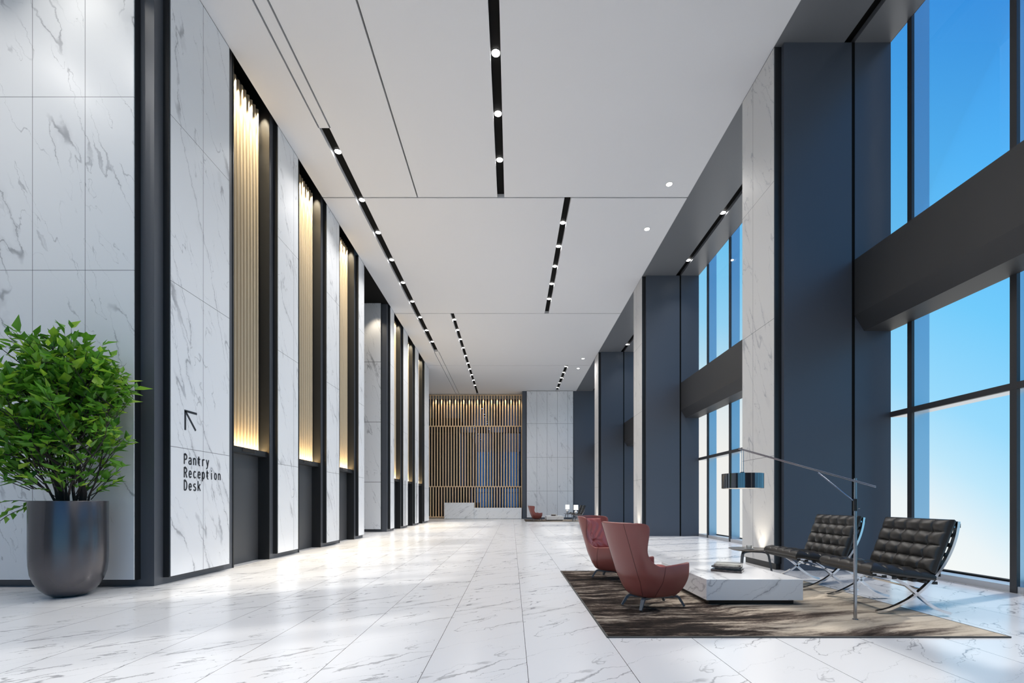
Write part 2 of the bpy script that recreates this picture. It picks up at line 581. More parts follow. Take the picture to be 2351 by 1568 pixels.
# ---- ceiling: one slab with the light slots and shadow gaps cut out
cuts = []                       # x0,x1,y0,y1
for y in (4.75, 12.27, 19.80, 27.30):
    cuts.append((-9.6, XR, y - .02, y + .02))
SA = (-4.175, -3.95)
slots = {'G': (1.395, 1.575, Y0 + .3, 4.72), 'A': (*SA, 9.99, 24.8), 'C': (-.39, -.205, 4.77, 12.25), 'D': (1.395, 1.575, 12.25, 19.78), 'E': (-2.65, -2.49, 19.78, 34.6),  # G is an added slot, out of view, for the entrance fill lights
         'F': (3.145, 3.345, 27.28, 33.5)}
for k, v in slots.items(): cuts.append(v)
cuts.append((-4.195, -4.16, Y0, 9.99)); cuts.append((-3.955, -3.92, Y0, 9.99))
cuts.append((-4.195, -4.165, 24.8, 34.6)); cuts.append((-3.955, -3.925, 24.8, 34.6))
cuts.append((-2.525, -2.49, 4.75, 12.27))
lights_round = [(4.0, 11.75), (4.0, 13.68), (4.0, 26.0), (4.0, 27.9)]
regions = [(-9.6, XR, Y0, 6.60), (XL, XR, 6.60, 15.85), (XL, XR, 15.85, 18.9), (XL, XR, 18.9, 28.06), (-9.6, XR, 28.06, 36.2)]
xs = sorted({v for r in regions for v in r[:2]} | {v for c in cuts for v in c[:2]})
ys = sorted({v for r in regions for v in r[2:]} | {v for c in cuts for v in c[2:]})
mb = MB()
vg = {}


def vget(x, y):
    if (x, y) not in vg: vg[(x, y)] = mb.bm.verts.new((x, y, H))
    return vg[(x, y)]


for i in range(len(xs) - 1):
    for j in range(len(ys) - 1):
        cx, cy = (xs[i] + xs[i + 1]) / 2, (ys[j] + ys[j + 1]) / 2
        if not any(r[0] < cx < r[1] and r[2] < cy < r[3] for r in regions): continue
        if any(c[0] < cx < c[1] and c[2] < cy < c[3] for c in cuts): continue
        mb.bm.faces.new((vget(xs[i], ys[j]), vget(xs[i + 1], ys[j]), vget(xs[i + 1], ys[j + 1]), vget(xs[i], ys[j + 1])))
ex = bmesh.ops.extrude_face_region(mb.bm, geom=list(mb.bm.faces))
bmesh.ops.translate(mb.bm, verts=[g for g in ex['geom'] if isinstance(g, bmesh.types.BMVert)], vec=(0, 0, .11))
struct('ceiling', mb, M['ceiling'], 'flat white ceiling cut by black light slots', 'ceiling')
mb = MB()
mb.box(-9.6, XR, Y0, 6.60, H + .11, H + .2); mb.box(XL, XR, 6.60, 28.06, H + .11, H + .2); mb.box(-9.6, XR, 28.06, 36.2, H + .11, H + .2)
struct('ceiling_backing', mb, M['black'], 'black void above the ceiling slots', 'ceiling')

# ---- window-bay soffit with its slot
mb = MB()
mb.box(XR, 5.85, Y0, 33.6, H, H + .2); mb.box(6.03, XW, Y0, 33.6, H, H + .2)
struct('ceiling_soffit', mb, M['soffit'], 'dark grey soffit band above the windows', 'ceiling')
mb = MB(); mb.box(5.85, 6.03, Y0, 33.6, H + .1, H + .2)
struct('ceiling_soffit_slot', mb, M['black'], 'black slot running along the window soffit', 'ceiling')

# ---- left wall
W0 = 1.29
open1 = [(8.47 + 2.61 * k, 8.47 + 2.61 * k + W0) for k in range(3)]
open2 = [(19.90 + 2.60 * k, 19.90 + 2.60 * k + W0) for k in range(3)]
BL1, BL2 = (6.62, 15.85), (18.90, 28.06)
mb = MB()
for (a, b_), ops in ((BL1, open1), (BL2, open2)):
    edges = [a] + [v for o in ops for v in o] + [b_]
    for k in range(0, len(edges), 2):
        x0 = -5.62
        mb.box(x0, XB, edges[k], edges[k + 1], 0, TALL)
    mb.box(-5.75, -5.62, a + .25, b_ - .25, 0, TALL)
    mb.box(-9.6, -5.62, a, a + .25, 0, TALL)
    mb.box(-9.6, -5.62, b_ - .25, b_, 0, TALL)
struct('wall_left', mb, M['dark_left'], 'slate grey backing wall behind the left marble panels', 'wall')
mb = MB()
for a, b_ in (BL1, BL2): mb.box(-5.75, XL, a, b_, TALL, TALL + .1); mb.box(XL, XL + .02, a, b_, H + .12, TALL + .1)
mb.box(-9.6, XL, 15.85, 18.9, H + .02, H + .2)
struct('ceiling_left', mb, M['black'], 'black ceiling over the alcoves and side hall on the left', 'ceiling')
mb = MB(); mb.box(-9.8, -9.6, Y0, 36.4, 0, TALL)
struct('wall_far_left', mb, M['wall_plain'], 'plain pale wall at the end of the side hall', 'wall')

pan1 = [(6.80, 8.215), (9.92, 10.86), (12.53, 13.44), (15.14, 15.71)]
pan2 = [(19.10, 19.72), (21.38, 22.30), (23.96, 24.88), (26.54, 27.95)]
desc = ['bearing the arrow and lettering', 'after the nearest lift door', 'after the second lift door', 'narrow, at the corner of the side hall',
        'narrow, just past the side hall', 'after the first lift door past the side hall', 'after the second lift door past the side hall',
        'last and widest, before the slatted screen']
for i, (a, b_) in enumerate(pan1 + pan2):
    r = empty('marble_panel', (XB, a, .11))
    tag(r, 'white veined marble wall panel on the left, ' + desc[i], 'wall panel', kind='structure')
    m1 = MB(); m1.box(XL, XL - .014, a, b_, .11, H - .012)
    s = m1.build('stone_face', M['panel_left'], origin=(XL, a, .11)); s.parent = r; s.location = (XL - XB, 0, 0)
    m2 = MB(); m2.box(XB, XL - .014, a - .012, b_ + .012, .10, H - .004)
    s = m2.build('black_backing', M['blackmetal'], origin=(XB, a, .11)); s.parent = r; s.location = (0, 0, 0)
# facing panel beside the planter
r = empty('marble_panel', (-5.333, 6.62, .11)); tag(r, 'white veined marble wall facing the camera behind the planter', 'wall panel', kind='structure')
m1 = MB(); m1.box(-9.6, -5.333, 6.51, 6.524, .11, H - .01)
s = m1.build('stone_face', M['panel_front'], origin=(-5.333, 6.62, .11)); s.parent = r; s.location = (0, 0, 0)
m1 = MB(); m1.box(-9.6, -5.325, 6.524, 6.62, .10, H - .004)
s = m1.build('black_backing', M['blackmetal'], origin=(-5.333, 6.62, .11)); s.parent = r; s.location = (0, 0, 0)
# facing panel in the side hall
r = empty('marble_panel', (-5.33, 18.90, .11)); tag(r, 'tall marble wall inside the side hall, facing the camera', 'wall panel', kind='structure')
m1 = MB(); m1.box(-9.6, -5.345, 18.79, 18.804, .11, H + .01)
s = m1.build('stone_face', M['panel_hall'], origin=(-5.33, 18.90, .11)); s.parent = r; s.location = (0, 0, 0)
m1 = MB(); m1.box(-9.6, -5.335, 18.804, 18.90, .10, H + .015)
s = m1.build('black_backing', M['blackmetal'], origin=(-5.33, 18.90, .11)); s.parent = r; s.location = (0, 0, 0)

# ---- lift doors with fluted, lit panels above
where = ['nearest the camera', 'second from the camera', 'third, before the side hall', 'first past the side hall', 'second past the side hall',
         'farthest, near the slatted screen']


def fluting(y0, y1, z0, z1, n=11):
    m = MB()
    pitch = (y1 - y0) / n
    prof = []
    for k in range(n):
        ya = y0 + k * pitch
        prof.append((ya, -5.352))
        for q in range(9):
            t = q / 8
            prof.append((ya + pitch * (.02 + .54 * t), -5.352 + .052 * max(0, math.sin(math.pi * t)) ** .45))
    top = [m.bm.verts.new((x, y, z1)) for y, x in prof]
    bot = [m.bm.verts.new((x, y, z0)) for y, x in prof]
    for k in range(len(prof) - 1):
        m.bm.faces.new((bot[k], bot[k + 1], top[k + 1], top[k]))
    m.box(-5.40, -5.352, y0, y1, z0, z1)
    return m


for i, (a, b_) in enumerate(open1 + open2):
    r = empty('door_%d' % (i + 1), (XB, a, 0))
    tag(r, 'dark lift door in its black frame on the left wall, ' + where[i], 'lift door', kind='structure')

    def put(m, n, mat, smooth=False):
        s = m.build(n, mat, origin=(XB, a, 0), smooth=smooth); s.parent = r; s.location = (0, 0, 0); return s
    m = MB(); m.box(-5.43, -5.353, a, b_, 0, 2.16)
    put(m, 'door_leaf', M['door'])
    m = MB()
    m.box(-5.62, XB + .012, a, a + .028, 0, TALL); m.box(-5.62, XB + .012, b_ - .028, b_, 0, TALL)
    put(m, 'jamb', M['blackmetal'])
    m = MB(); m.box(-5.40, -5.165, a + .028, b_ - .028, 2.15, 2.175); m.box(-5.195, -5.17, a + .028, b_ - .028, 2.175, 2.262)
    m.box(-5.40, -5.30, a + .028, b_ - .028, 2.16, 2.20)
    put(m, 'lintel', M['blackmetal'])
    m = MB(); m.box(-5.17, -5.163, a + .38, a + .80, 2.182, 2.255)
    put(m, 'floor_display', plain('display_glass', (.03, .028, .026), .15) if i == 0 else bpy.data.materials['display_glass'])
    put(fluting(a + .03, b_ - .03, 2.2, 9.41), 'fluted_panel', M['fin'], True)
    w = W0 - .1
    cy = (a + b_) / 2
    strip_light('cove_light', (-5.245, cy, 2.215), w, .03, 34, (1, .72, .36), aim=(-.25, 0, 1), spread=160)
    for q in range(5):
        spot('cove_spot', (-5.20, a + .13 + q * (W0 - .26) / 4, 9.50), 400, 50, (1, .84, .58), .015, .6, (-.075, 0, -1))
# call plates on the far lift bank
for k, y in enumerate((21.66, 24.24)):
    m = MB(); m.box(XL - .002, XL + .012, y, y + .05, .14, 2.23)
    tag(m.build('call_panel', M['blackmetal']), 'slim black vertical strip on a far left marble panel, ' + ('nearer one' if k == 0 else 'farther one'), 'call panel')

# ---- right pillars
pil = [(-.14, .99), (8.21, 9.34), (16.56, 17.69), (24.91, 26.04)]
pd = ['beside the camera', 'behind the black tufted chairs', 'second down the hall', 'third down the hall, nearest the far seating']
for i, (a, b_) in enumerate(pil):
    r = empty('pillar', (XD, a, 0))
    tag(r, 'marble faced slate pillar on the window side, ' + pd[i], 'pillar', kind='structure')

    def put(m, n, mat):
        s = m.build(n, mat, origin=(XD, a, 0)); s.parent = r; s.location = (0, 0, 0); return s
    m = MB(); m.box(XD, XW, a - .08, b_ + .08, 0, H)
    put(m, 'slate_core', M['dark_right'])
    m = MB(); m.box(5.985, 6.035, a - .083, a - .078, 0, H)
    put(m, 'shadow_groove', M['black'])
    m = MB(); m.box(XR + .016, XD, a - .0, b_, .11, H - .004); m.box(XR + .05, XD, a + .03, b_ - .03, 0, .11)
    put(m, 'black_backing', M['blackmetal'])
    m = MB(); m.box(XR, XR + .016, a, b_, .12, H - .012)
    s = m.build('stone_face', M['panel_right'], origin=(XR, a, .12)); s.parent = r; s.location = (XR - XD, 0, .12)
    cy = (a + b_) / 2 - .18
    if i > 0:
        g = empty('uplight', (XR - .20, cy, 0))
        tag(g, 'small floor spotlight washing up the marble pillar, ' + pd[i], 'floor light')
        m = MB(); m.lathe([(0, 0), (.055, 0), (.055, .012), (.045, .014), (.045, .010), (0, .010)], 24)
        m.build('trim_ring', M['brushed'], g)
        m = MB(); m.lathe([(0, .0105), (.043, .0105), (.043, .0118), (0, .0118)], 24)
        m.build('lens', M['ceramic'], g)
        spot('uplight_beam', (XR - .20, cy, .03), 62, 62, (1, .90, .74), .02, .9, (.08, 0, 1))

# ---- windows and spandrel beams per bay
bays = [(1.07, 8.13), (9.42, 16.48), (17.77, 24.83), (26.12, 33.6)]
bd = ['nearest, behind the tufted chairs', 'second, past the first marble pillar', 'third down the hall', 'farthest down the hall']
for i, (a, b_) in enumerate([(Y0, -.22)] + bays):
    r = empty('window_%d' % (i + 1), (XW, a, 0))
    tag(r, 'tall glazed window bay in dark frames, ' + (bd[i - 1] if i else 'beside the camera'), 'window', kind='structure')

    def put(m, n, mat):
        s = m.build(n, mat, origin=(XW, a, 0)); s.parent = r; s.location = (0, 0, 0); return s
    for lo, hi in ((-.1, 11.5),):
        m = MB(); f2 = MB()
        c = 6.13 - 1.6 * 6
        while c < b_:
            if c - .04 > a - .05 and c + .04 < b_ + .05: m.box(XW - .016, XW + .03, c - .043, c + .043, lo, min(hi, H)); f2.box(XW + .03, XW + .28, c - .043, c + .043, lo, hi)
            c += 1.6
        put(m, 'mullion', M['mullion'])
        put(f2, 'outer_fin', M['fin_metal'])
    m = MB(); m.box(XW + .03, XW + .27, a, b_, 2.70, 2.79)
    put(m, 'outer_transom', M['fin_metal'])
    m = MB(); m.box(XW - .02, XW + .03, a, b_, 2.70, 2.79)
    put(m, 'transom', M['mullion'])
    m = MB(); m.box(XW - .005, XW + .285, a, b_, 0, .09)
    put(m, 'sill', M['rail'])
    m = MB(); m.box(XW + .285, XW + .40, a, b_, -.1, .112)
    put(m, 'outer_ledge', M['black'])
    m = MB()
    for lo, hi in ((.09, 2.70), (2.79, 4.24), (5.45, H)): m.box(XW - .014, XW - .002, a, b_, lo, hi)
    put(m, 'pane', M['glass'])
    m = MB(); m.prism([(6.03, 4.49), (6.20, 4.22), (XW, 4.22), (XW, 5.47), (6.03, 5.47)], a, b_)
    struct('spandrel_beam', m, M['beam'], 'dark grey boxed beam across the window bay, ' + (bd[i - 1] if i else 'beside the camera'), 'beam')

# ---- front end behind the camera: slate wall with tall glazing
mb = MB()
mb.box(-9.6, -5.9, Y0 - .2, Y0, 0, TALL); mb.box(1.2, 7.1, Y0 - .2, Y0, 0, TALL); mb.box(-5.9, 1.2, Y0 - .2, Y0, H, TALL)
struct('wall_front', mb, M['dark_right'], 'slate wall around the entrance glazing behind the camera', 'wall')
r = empty('window_6', (-5.9, Y0, 0)); tag(r, 'tall entrance glazing at the open end of the hall', 'window', kind='structure')
m = MB()
for k in range(5): m.box(-5.9 + k * 1.75, -5.82 + k * 1.75, Y0 - .2, Y0, 0, H)
m.box(-5.9, 1.2, Y0 - .19, Y0 - .01, 2.70, 2.79); m.box(-5.9, 1.2, Y0 - .19, Y0 - .01, 0, .09)
s = m.build('mullion', M['mullion'], origin=(-5.9, Y0, 0)); s.parent = r; s.location = (0, 0, 0)
m = MB(); m.box(-5.9, 1.2, Y0 - .11, Y0 - .10, .09, H)
s = m.build('pane', M['glass'], origin=(-5.9, Y0, 0)); s.parent = r; s.location = (0, 0, 0)

# ---- far end
mb = MB(); mb.box(.75, 7.1, 33.6, 36.4, 0, TALL); mb.box(-9.6, .75, 36.3, 36.4, 0, TALL)
struct('wall_back', mb, M['dark_right'], 'slate wall closing the far end of the hall', 'wall')
r = empty('marble_panel', (1.075, 33.6, .11)); tag(r, 'large marble wall at the far end, beside the slatted screen', 'wall panel', kind='structure')
m = MB(); m.box(1.075, 4.43, 33.5, 33.515, .11, H - .03)
s = m.build('stone_face', M['panel_end'], origin=(1.075, 33.6, .11)); s.parent = r; s.location = (0, 0, 0)
m = MB(); m.box(1.05, 4.455, 33.515, 33.6, .10, H - .02)
s = m.build('black_backing', M['blackmetal'], origin=(1.075, 33.6, .11)); s.parent = r; s.location = (0, 0, 0)
mb = MB(); mb.box(-9.6, .75, 36.24, 36.3, 0, H)
struct('mirror_wall', mb, M['mirror'], 'smoked mirror wall behind the slatted wooden screen', 'mirror')

# slatted screen
r = empty('slatted_screen', (.75, 34.6, 0)); tag(r, 'floor to ceiling light wood slatted screen behind the reception desk', 'screen')
SX0, SX1, SY = -7.6, .752, 34.6
m = MB()
for z0, z1 in ((9.20, 9.27), (6.87, 6.94), (2.35, 2.42), (.06, .15)): m.box(SX0, SX1, SY - .04, SY + .04, z0, z1)
m.box(SX1 - .075, SX1, SY - .05, SY + .05, 0, 9.28)
s = m.build('frame', M['wood'], origin=(.75, 34.6, 0)); s.parent = r; s.location = (0, 0, 0)
for zi, (z0, z1, off) in enumerate(((6.94, 9.20, 0), (2.42, 6.87, .104), (.15, 2.35, 0))):
    m = MB()
    x = SX1 - .20 - off
    while x > SX0:
        m.box(x - .045, x + .045, SY - .035, SY + .035, z0, z1)
        x -= .208
    s = m.build('slats', M['wood'], origin=(.75, 34.6, 0)); s.parent = r; s.location = (0, 0, 0)
for k in range(13):
    spot('screen_wash', (.5 - k * .52, 34.38, 9.22), 130, 50, (1, .82, .56), .02, .7, (0, .10, -1))

# reception desk
r = empty('reception_desk', (-2.72, 33.25, 0)); tag(r, 'white marble reception desk with a high and a low counter', 'desk')
m = MB(); m.box(-4.86, -2.73, 33.1, 33.75, .02, 1.185)
s = m.build('high_counter', M['desk_stone'], origin=(-2.72, 33.25, 0)); s.parent = r; s.location = (0, 0, 0)
m = MB(); m.box(-2.73, .69, 33.3, 33.95, .02, .815)
s = m.build('low_counter', M['desk_stone'], origin=(-2.72, 33.25, 0)); s.parent = r; s.location = (0, 0, 0)
m = MB(); m.box(-4.80, .64, 33.36, 33.7, 0, .02)
s = m.build('plinth', M['plinth'], origin=(-2.72, 33.25, 0)); s.parent = r; s.location = (0, 0, 0)
m = MB(); m.box(-4.86, .70, 34.1, 34.5, 0, .80)
tag(m.build('back_counter', M['blackmetal']), 'low dark counter between the reception desk and slatted screen', 'counter')

# ================================================================== CEILING DOWNLIGHTS
proto = empty('downlight', (0, 0, 0))
m = MB(); m.lathe([(.074, 0), (.080, -.006), (.086, -.004), (.086, .01), (.074, .01), (.074, 0)], 28)
m.build('trim_ring', M['blackmetal'], proto, smooth=True)
m = MB(); m.lathe([(0, -.004), (.074, -.004), (.074, .006), (0, .006)], 28)
m.build('lens', M['lens'], proto, smooth=True)
first = [True]


def downlight(x, y, z, label, group, power, cone=155):
    o = proto if first[0] else dup(proto)
    first[0] = False
    o.location = (x, y, z)
    tag(o, label, 'ceiling light', group)
    if power: spot('downlight_beam', (x, y, z - .03), power, cone, WARM, .07, 1.0)


def run(xc, ys_, name, power, dark=(), cone=150):
    for k, y in enumerate(ys_):
        downlight(xc, y, H + .085, '%s round downlight from the camera in the %s' % (ORD[k], name), 'downlights in the ' + name, 0 if k in dark else power, cone)


run(-4.06, [10.77, 12.49, 14.0, 15.57, 17.19, 18.8, 20.4, 21.95, 23.5], 'long black ceiling slot beside the left wall', SPOT_W * 1.1, (), 122)
run(-.295, [8.41, 9.72, 11.03], 'black ceiling slot nearest the camera', SPOT_W)
run(-.295, [5.75, 7.06], 'same black slot overhead, out of the picture', SPOT_W)
run(1.485, [13.51, 14.75, 16.0, 17.28, 18.56], 'black slot of the second ceiling bay', SPOT_W)
run(-2.57, [20.66, 21.9, 23.15, 24.43, 25.74, 27.1, 28.3, 29.6, 30.9, 32.2], 'long black slot leading to the slatted screen', SPOT_W * .7, (9,))
run(3.245, [27.8, 29.05, 30.3, 31.6, 32.9], 'short black slot before the far marble wall', SPOT_W * .5, (3, 4))
run(1.485, [-.6, .7, 2.0, 3.3], 'added slot of fill lights over the entrance, out of view', SPOT_W)  # lamps added out of view to brighten the front of the hall
for k, (x, y) in enumerate([(-6.9, 1.0), (-6.9, 2.6), (-6.9, 4.2), (-8.4, 4.2), (-5.6, 4.2)]):  # unseen downlights added to brighten the marble behind the planter
    downlight(x, y, H - .002, '%s added out-of-view downlight in the white ceiling over the planter corner' % ORD[k], 'added fill downlights over the planter corner', SPOT_W * .7)
for k, (x, y) in enumerate(lights_round):
    downlight(x, y, H - .002, ['nearest round downlight set in the white ceiling by the windows', 'second round downlight set in the white ceiling by the windows',
                               'third round downlight set in the white ceiling by the windows', 'farthest round downlight set in the white ceiling by the windows'][k],
              'downlights in the plain ceiling', SPOT_W)
downlight(5.94, 4.65, H + .06, 'downlight in the window soffit slot beside the camera', 'downlights above the windows', SPOT_W * .35, 100)
for k, y in enumerate([13.0, 15.55, 23.85]):
    downlight(5.94, y, H + .06, '%s downlight from the camera in the slot above the windows' % ORD[k], 'downlights above the windows', SPOT_W * .35, 100)
# wall washers out of frame above the marble facing the camera and over the side hall
for x in (-7.9, -6.35, -5.75):
    spot('wall_washer', (x, 5.85, H - .05), 60, 75, (1, .95, .86), .04, .8, (0, .22, -1))
spot('hall_washer', (-5.45, 18.2, H - .02), 130, 70, (1, .86, .66), .03, .7, (0, .20, -1))


# ================================================================== SIGN
def stroke(m, pts, w, ox, oz, s, closed=False):
    """monoline stroke on the left stone face, local a along +Y, b up"""
    P = [Vector((p[0], p[1])) for p in pts]
    n = len(P)
    Lv, Rv = [], []
    for i in range(n):
        if closed:
            d0 = (P[i] - P[i - 1]).normalized(); d1 = (P[(i + 1) % n] - P[i]).normalized()
        else:
            d0 = (P[i] - P[i - 1]).normalized() if i > 0 else (P[1] - P[0]).normalized()
            d1 = (P[i + 1] - P[i]).normalized() if i < n - 1 else d0
        t = (d0 + d1)
        t = t.normalized() if t.length > 1e-6 else d1
        nn = Vector((-t.y, t.x))
        k = 1 / max(.5, abs(nn.dot(Vector((-d1.y, d1.x)))))
        Lv.append(P[i] + nn * w / 2 * k); Rv.append(P[i] - nn * w / 2 * k)
    X0, X1 = XL, XL + .004

    def V(p, x): return m.bm.verts.new((x, ox + p.x * s, oz + p.y * s))
    a = [V(p, X1) for p in Lv]; b = [V(p, X1) for p in Rv]
    c = [V(p, X0) for p in Lv]; d = [V(p, X0) for p in Rv]
    for i in range(n if closed else n - 1):
        j = (i + 1) % n
        m.bm.faces.new((a[i], a[j], b[j], b[i])); m.bm.faces.new((a[i], c[i], c[j], a[j])); m.bm.faces.new((b[i], b[j], d[j], d[i]))
    if not closed:
        m.bm.faces.new((a[0], b[0], d[0], c[0])); m.bm.faces.new((a[-1], c[-1], d[-1], b[-1]))


def arc(cx, cy, rx, ry, a0, a1, n=10):
    return [(cx + rx * math.cos(R(a0 + (a1 - a0) * k / n)), cy + ry * math.sin(R(a0 + (a1 - a0) * k / n))) for k in range(n + 1)]


# letter cell: 0..1 wide unit .5, cap height 1, x height .70
G = {
    'P': [[(.08, 0), (.08, 1)], [(.08, .96), (.26, .96)] + arc(.26, .715, .16, .245, 90, -90, 10) + [(.08, .47)]],
    'R': [[(.08, 0), (.08, 1)], [(.08, .96), (.25, .96)] + arc(.25, .73, .16, .23, 90, -90, 10) + [(.08, .50)], [(.24, .50), (.43, 0)]],
    'D': [[(.08, .04), (.08, .96), (.20, .96)] + arc(.20, .5, .22, .46, 90, -90, 14) + [(.06, .04)]],
    'a': [arc(.24, .50, .15, .17, 160, 20, 8) + [(.39, .45), (.39, 0)], [(.39, .40), (.24, .38)] + arc(.21, .20, .14, .17, 90, 300, 12) + [(.39, .15)]],
    'n': [[(.09, 0), (.09, .70)], [(.09, .48)] + arc(.25, .48, .15, .19, 165, 0, 10) + [(.40, 0)]],
    't': [[(.20, .92), (.20, .20)] + arc(.34, .20, .14, .17, 180, 285, 8), [(.05, .66), (.42, .66)]],
    'r': [[(.14, 0), (.14, .70)], [(.14, .42)] + arc(.32, .42, .18, .25, 170, 60, 8)],
    'y': [[(.07, .70), (.25, .06)], [(.43, .70), (.22, -.10)] + [(.14, -.22), (.05, -.22)]],
    'e': [[(.10, .37), (.40, .37)] + arc(.25, .36, .16, .32, 5, 325, 18)],
    'c': [arc(.26, .36, .17, .32, 45, 315, 16)],
    'p': [[(.09, -.25), (.09, .70)], arc(.25, .35, .16, .33, 180, -180, 20)],
    'i': [[(.25, 0), (.25, .70)], [(.25, .84), (.25, .96)]],
    'o': [arc(.25, .36, .17, .32, 0, 360, 22)],
    's': [arc(.25, .525, .15, .155, 40, 200, 8) + arc(.25, .185, .16, .165, 60, -160, 10)],
    'k': [[(.09, 0), (.09, 1)], [(.41, .70), (.10, .30)], [(.20, .43), (.43, 0)]],
}
sg = empty('wall_sign', (XL, 7.06, 1.3)); tag(sg, 'dark arrow and direction lettering on the nearest left marble panel', 'sign')
m = MB()
for p in ([(0, 0), (0, .295)], [(-.017, .295), (.262, .295)], [(.005, .29), (.235, .025)]):
    stroke(m, p, .034, 7.105, 2.315, 1.0)
s = m.build('arrow', M['paint_ink'], origin=(XL, 7.06, 1.3)); s.parent = sg; s.location = (0, 0, 0)
for txt, zb in (('Pantry', 1.790), ('Reception', 1.583), ('Desk', 1.385)):
    m = MB()
    for k, ch in enumerate(txt):
        for st in G[ch]:
            stroke(m, st, .13, 7.072 + k * .1025, zb, .158)
    s = m.build('lettering', M['paint_ink'], origin=(XL, 7.06, 1.3)); s.parent = sg; s.location = (0, 0, 0)

# ================================================================== PLANTER
PX, PY = -5.70, 5.95
pr = empty('potted_tree', (PX, PY, 0)); tag(pr, 'bushy green tree in a tall dark metallic round-bottomed planter', 'plant')
m = MB()
prof = [(0, 0), (.12, 0), (.17, .012), (.225, .045), (.285, .11), (.335, .20), (.366, .30), (.379, .42), (.383, .55), (.383, 1.215), (.379, 1.22), (.371, 1.22),
        (.368, 1.21), (.368, 1.10), (0, 1.10)]
m.lathe(prof, 72)
m.build('pot', M['pot'], pr, smooth=True, angle=50)
m = MB(); m.lathe([(0, 1.10), (.366, 1.10), (.366, 1.13), (.2, 1.155), (0, 1.15)], 40)
m.build('soil', M['soil'], pr, smooth=True)


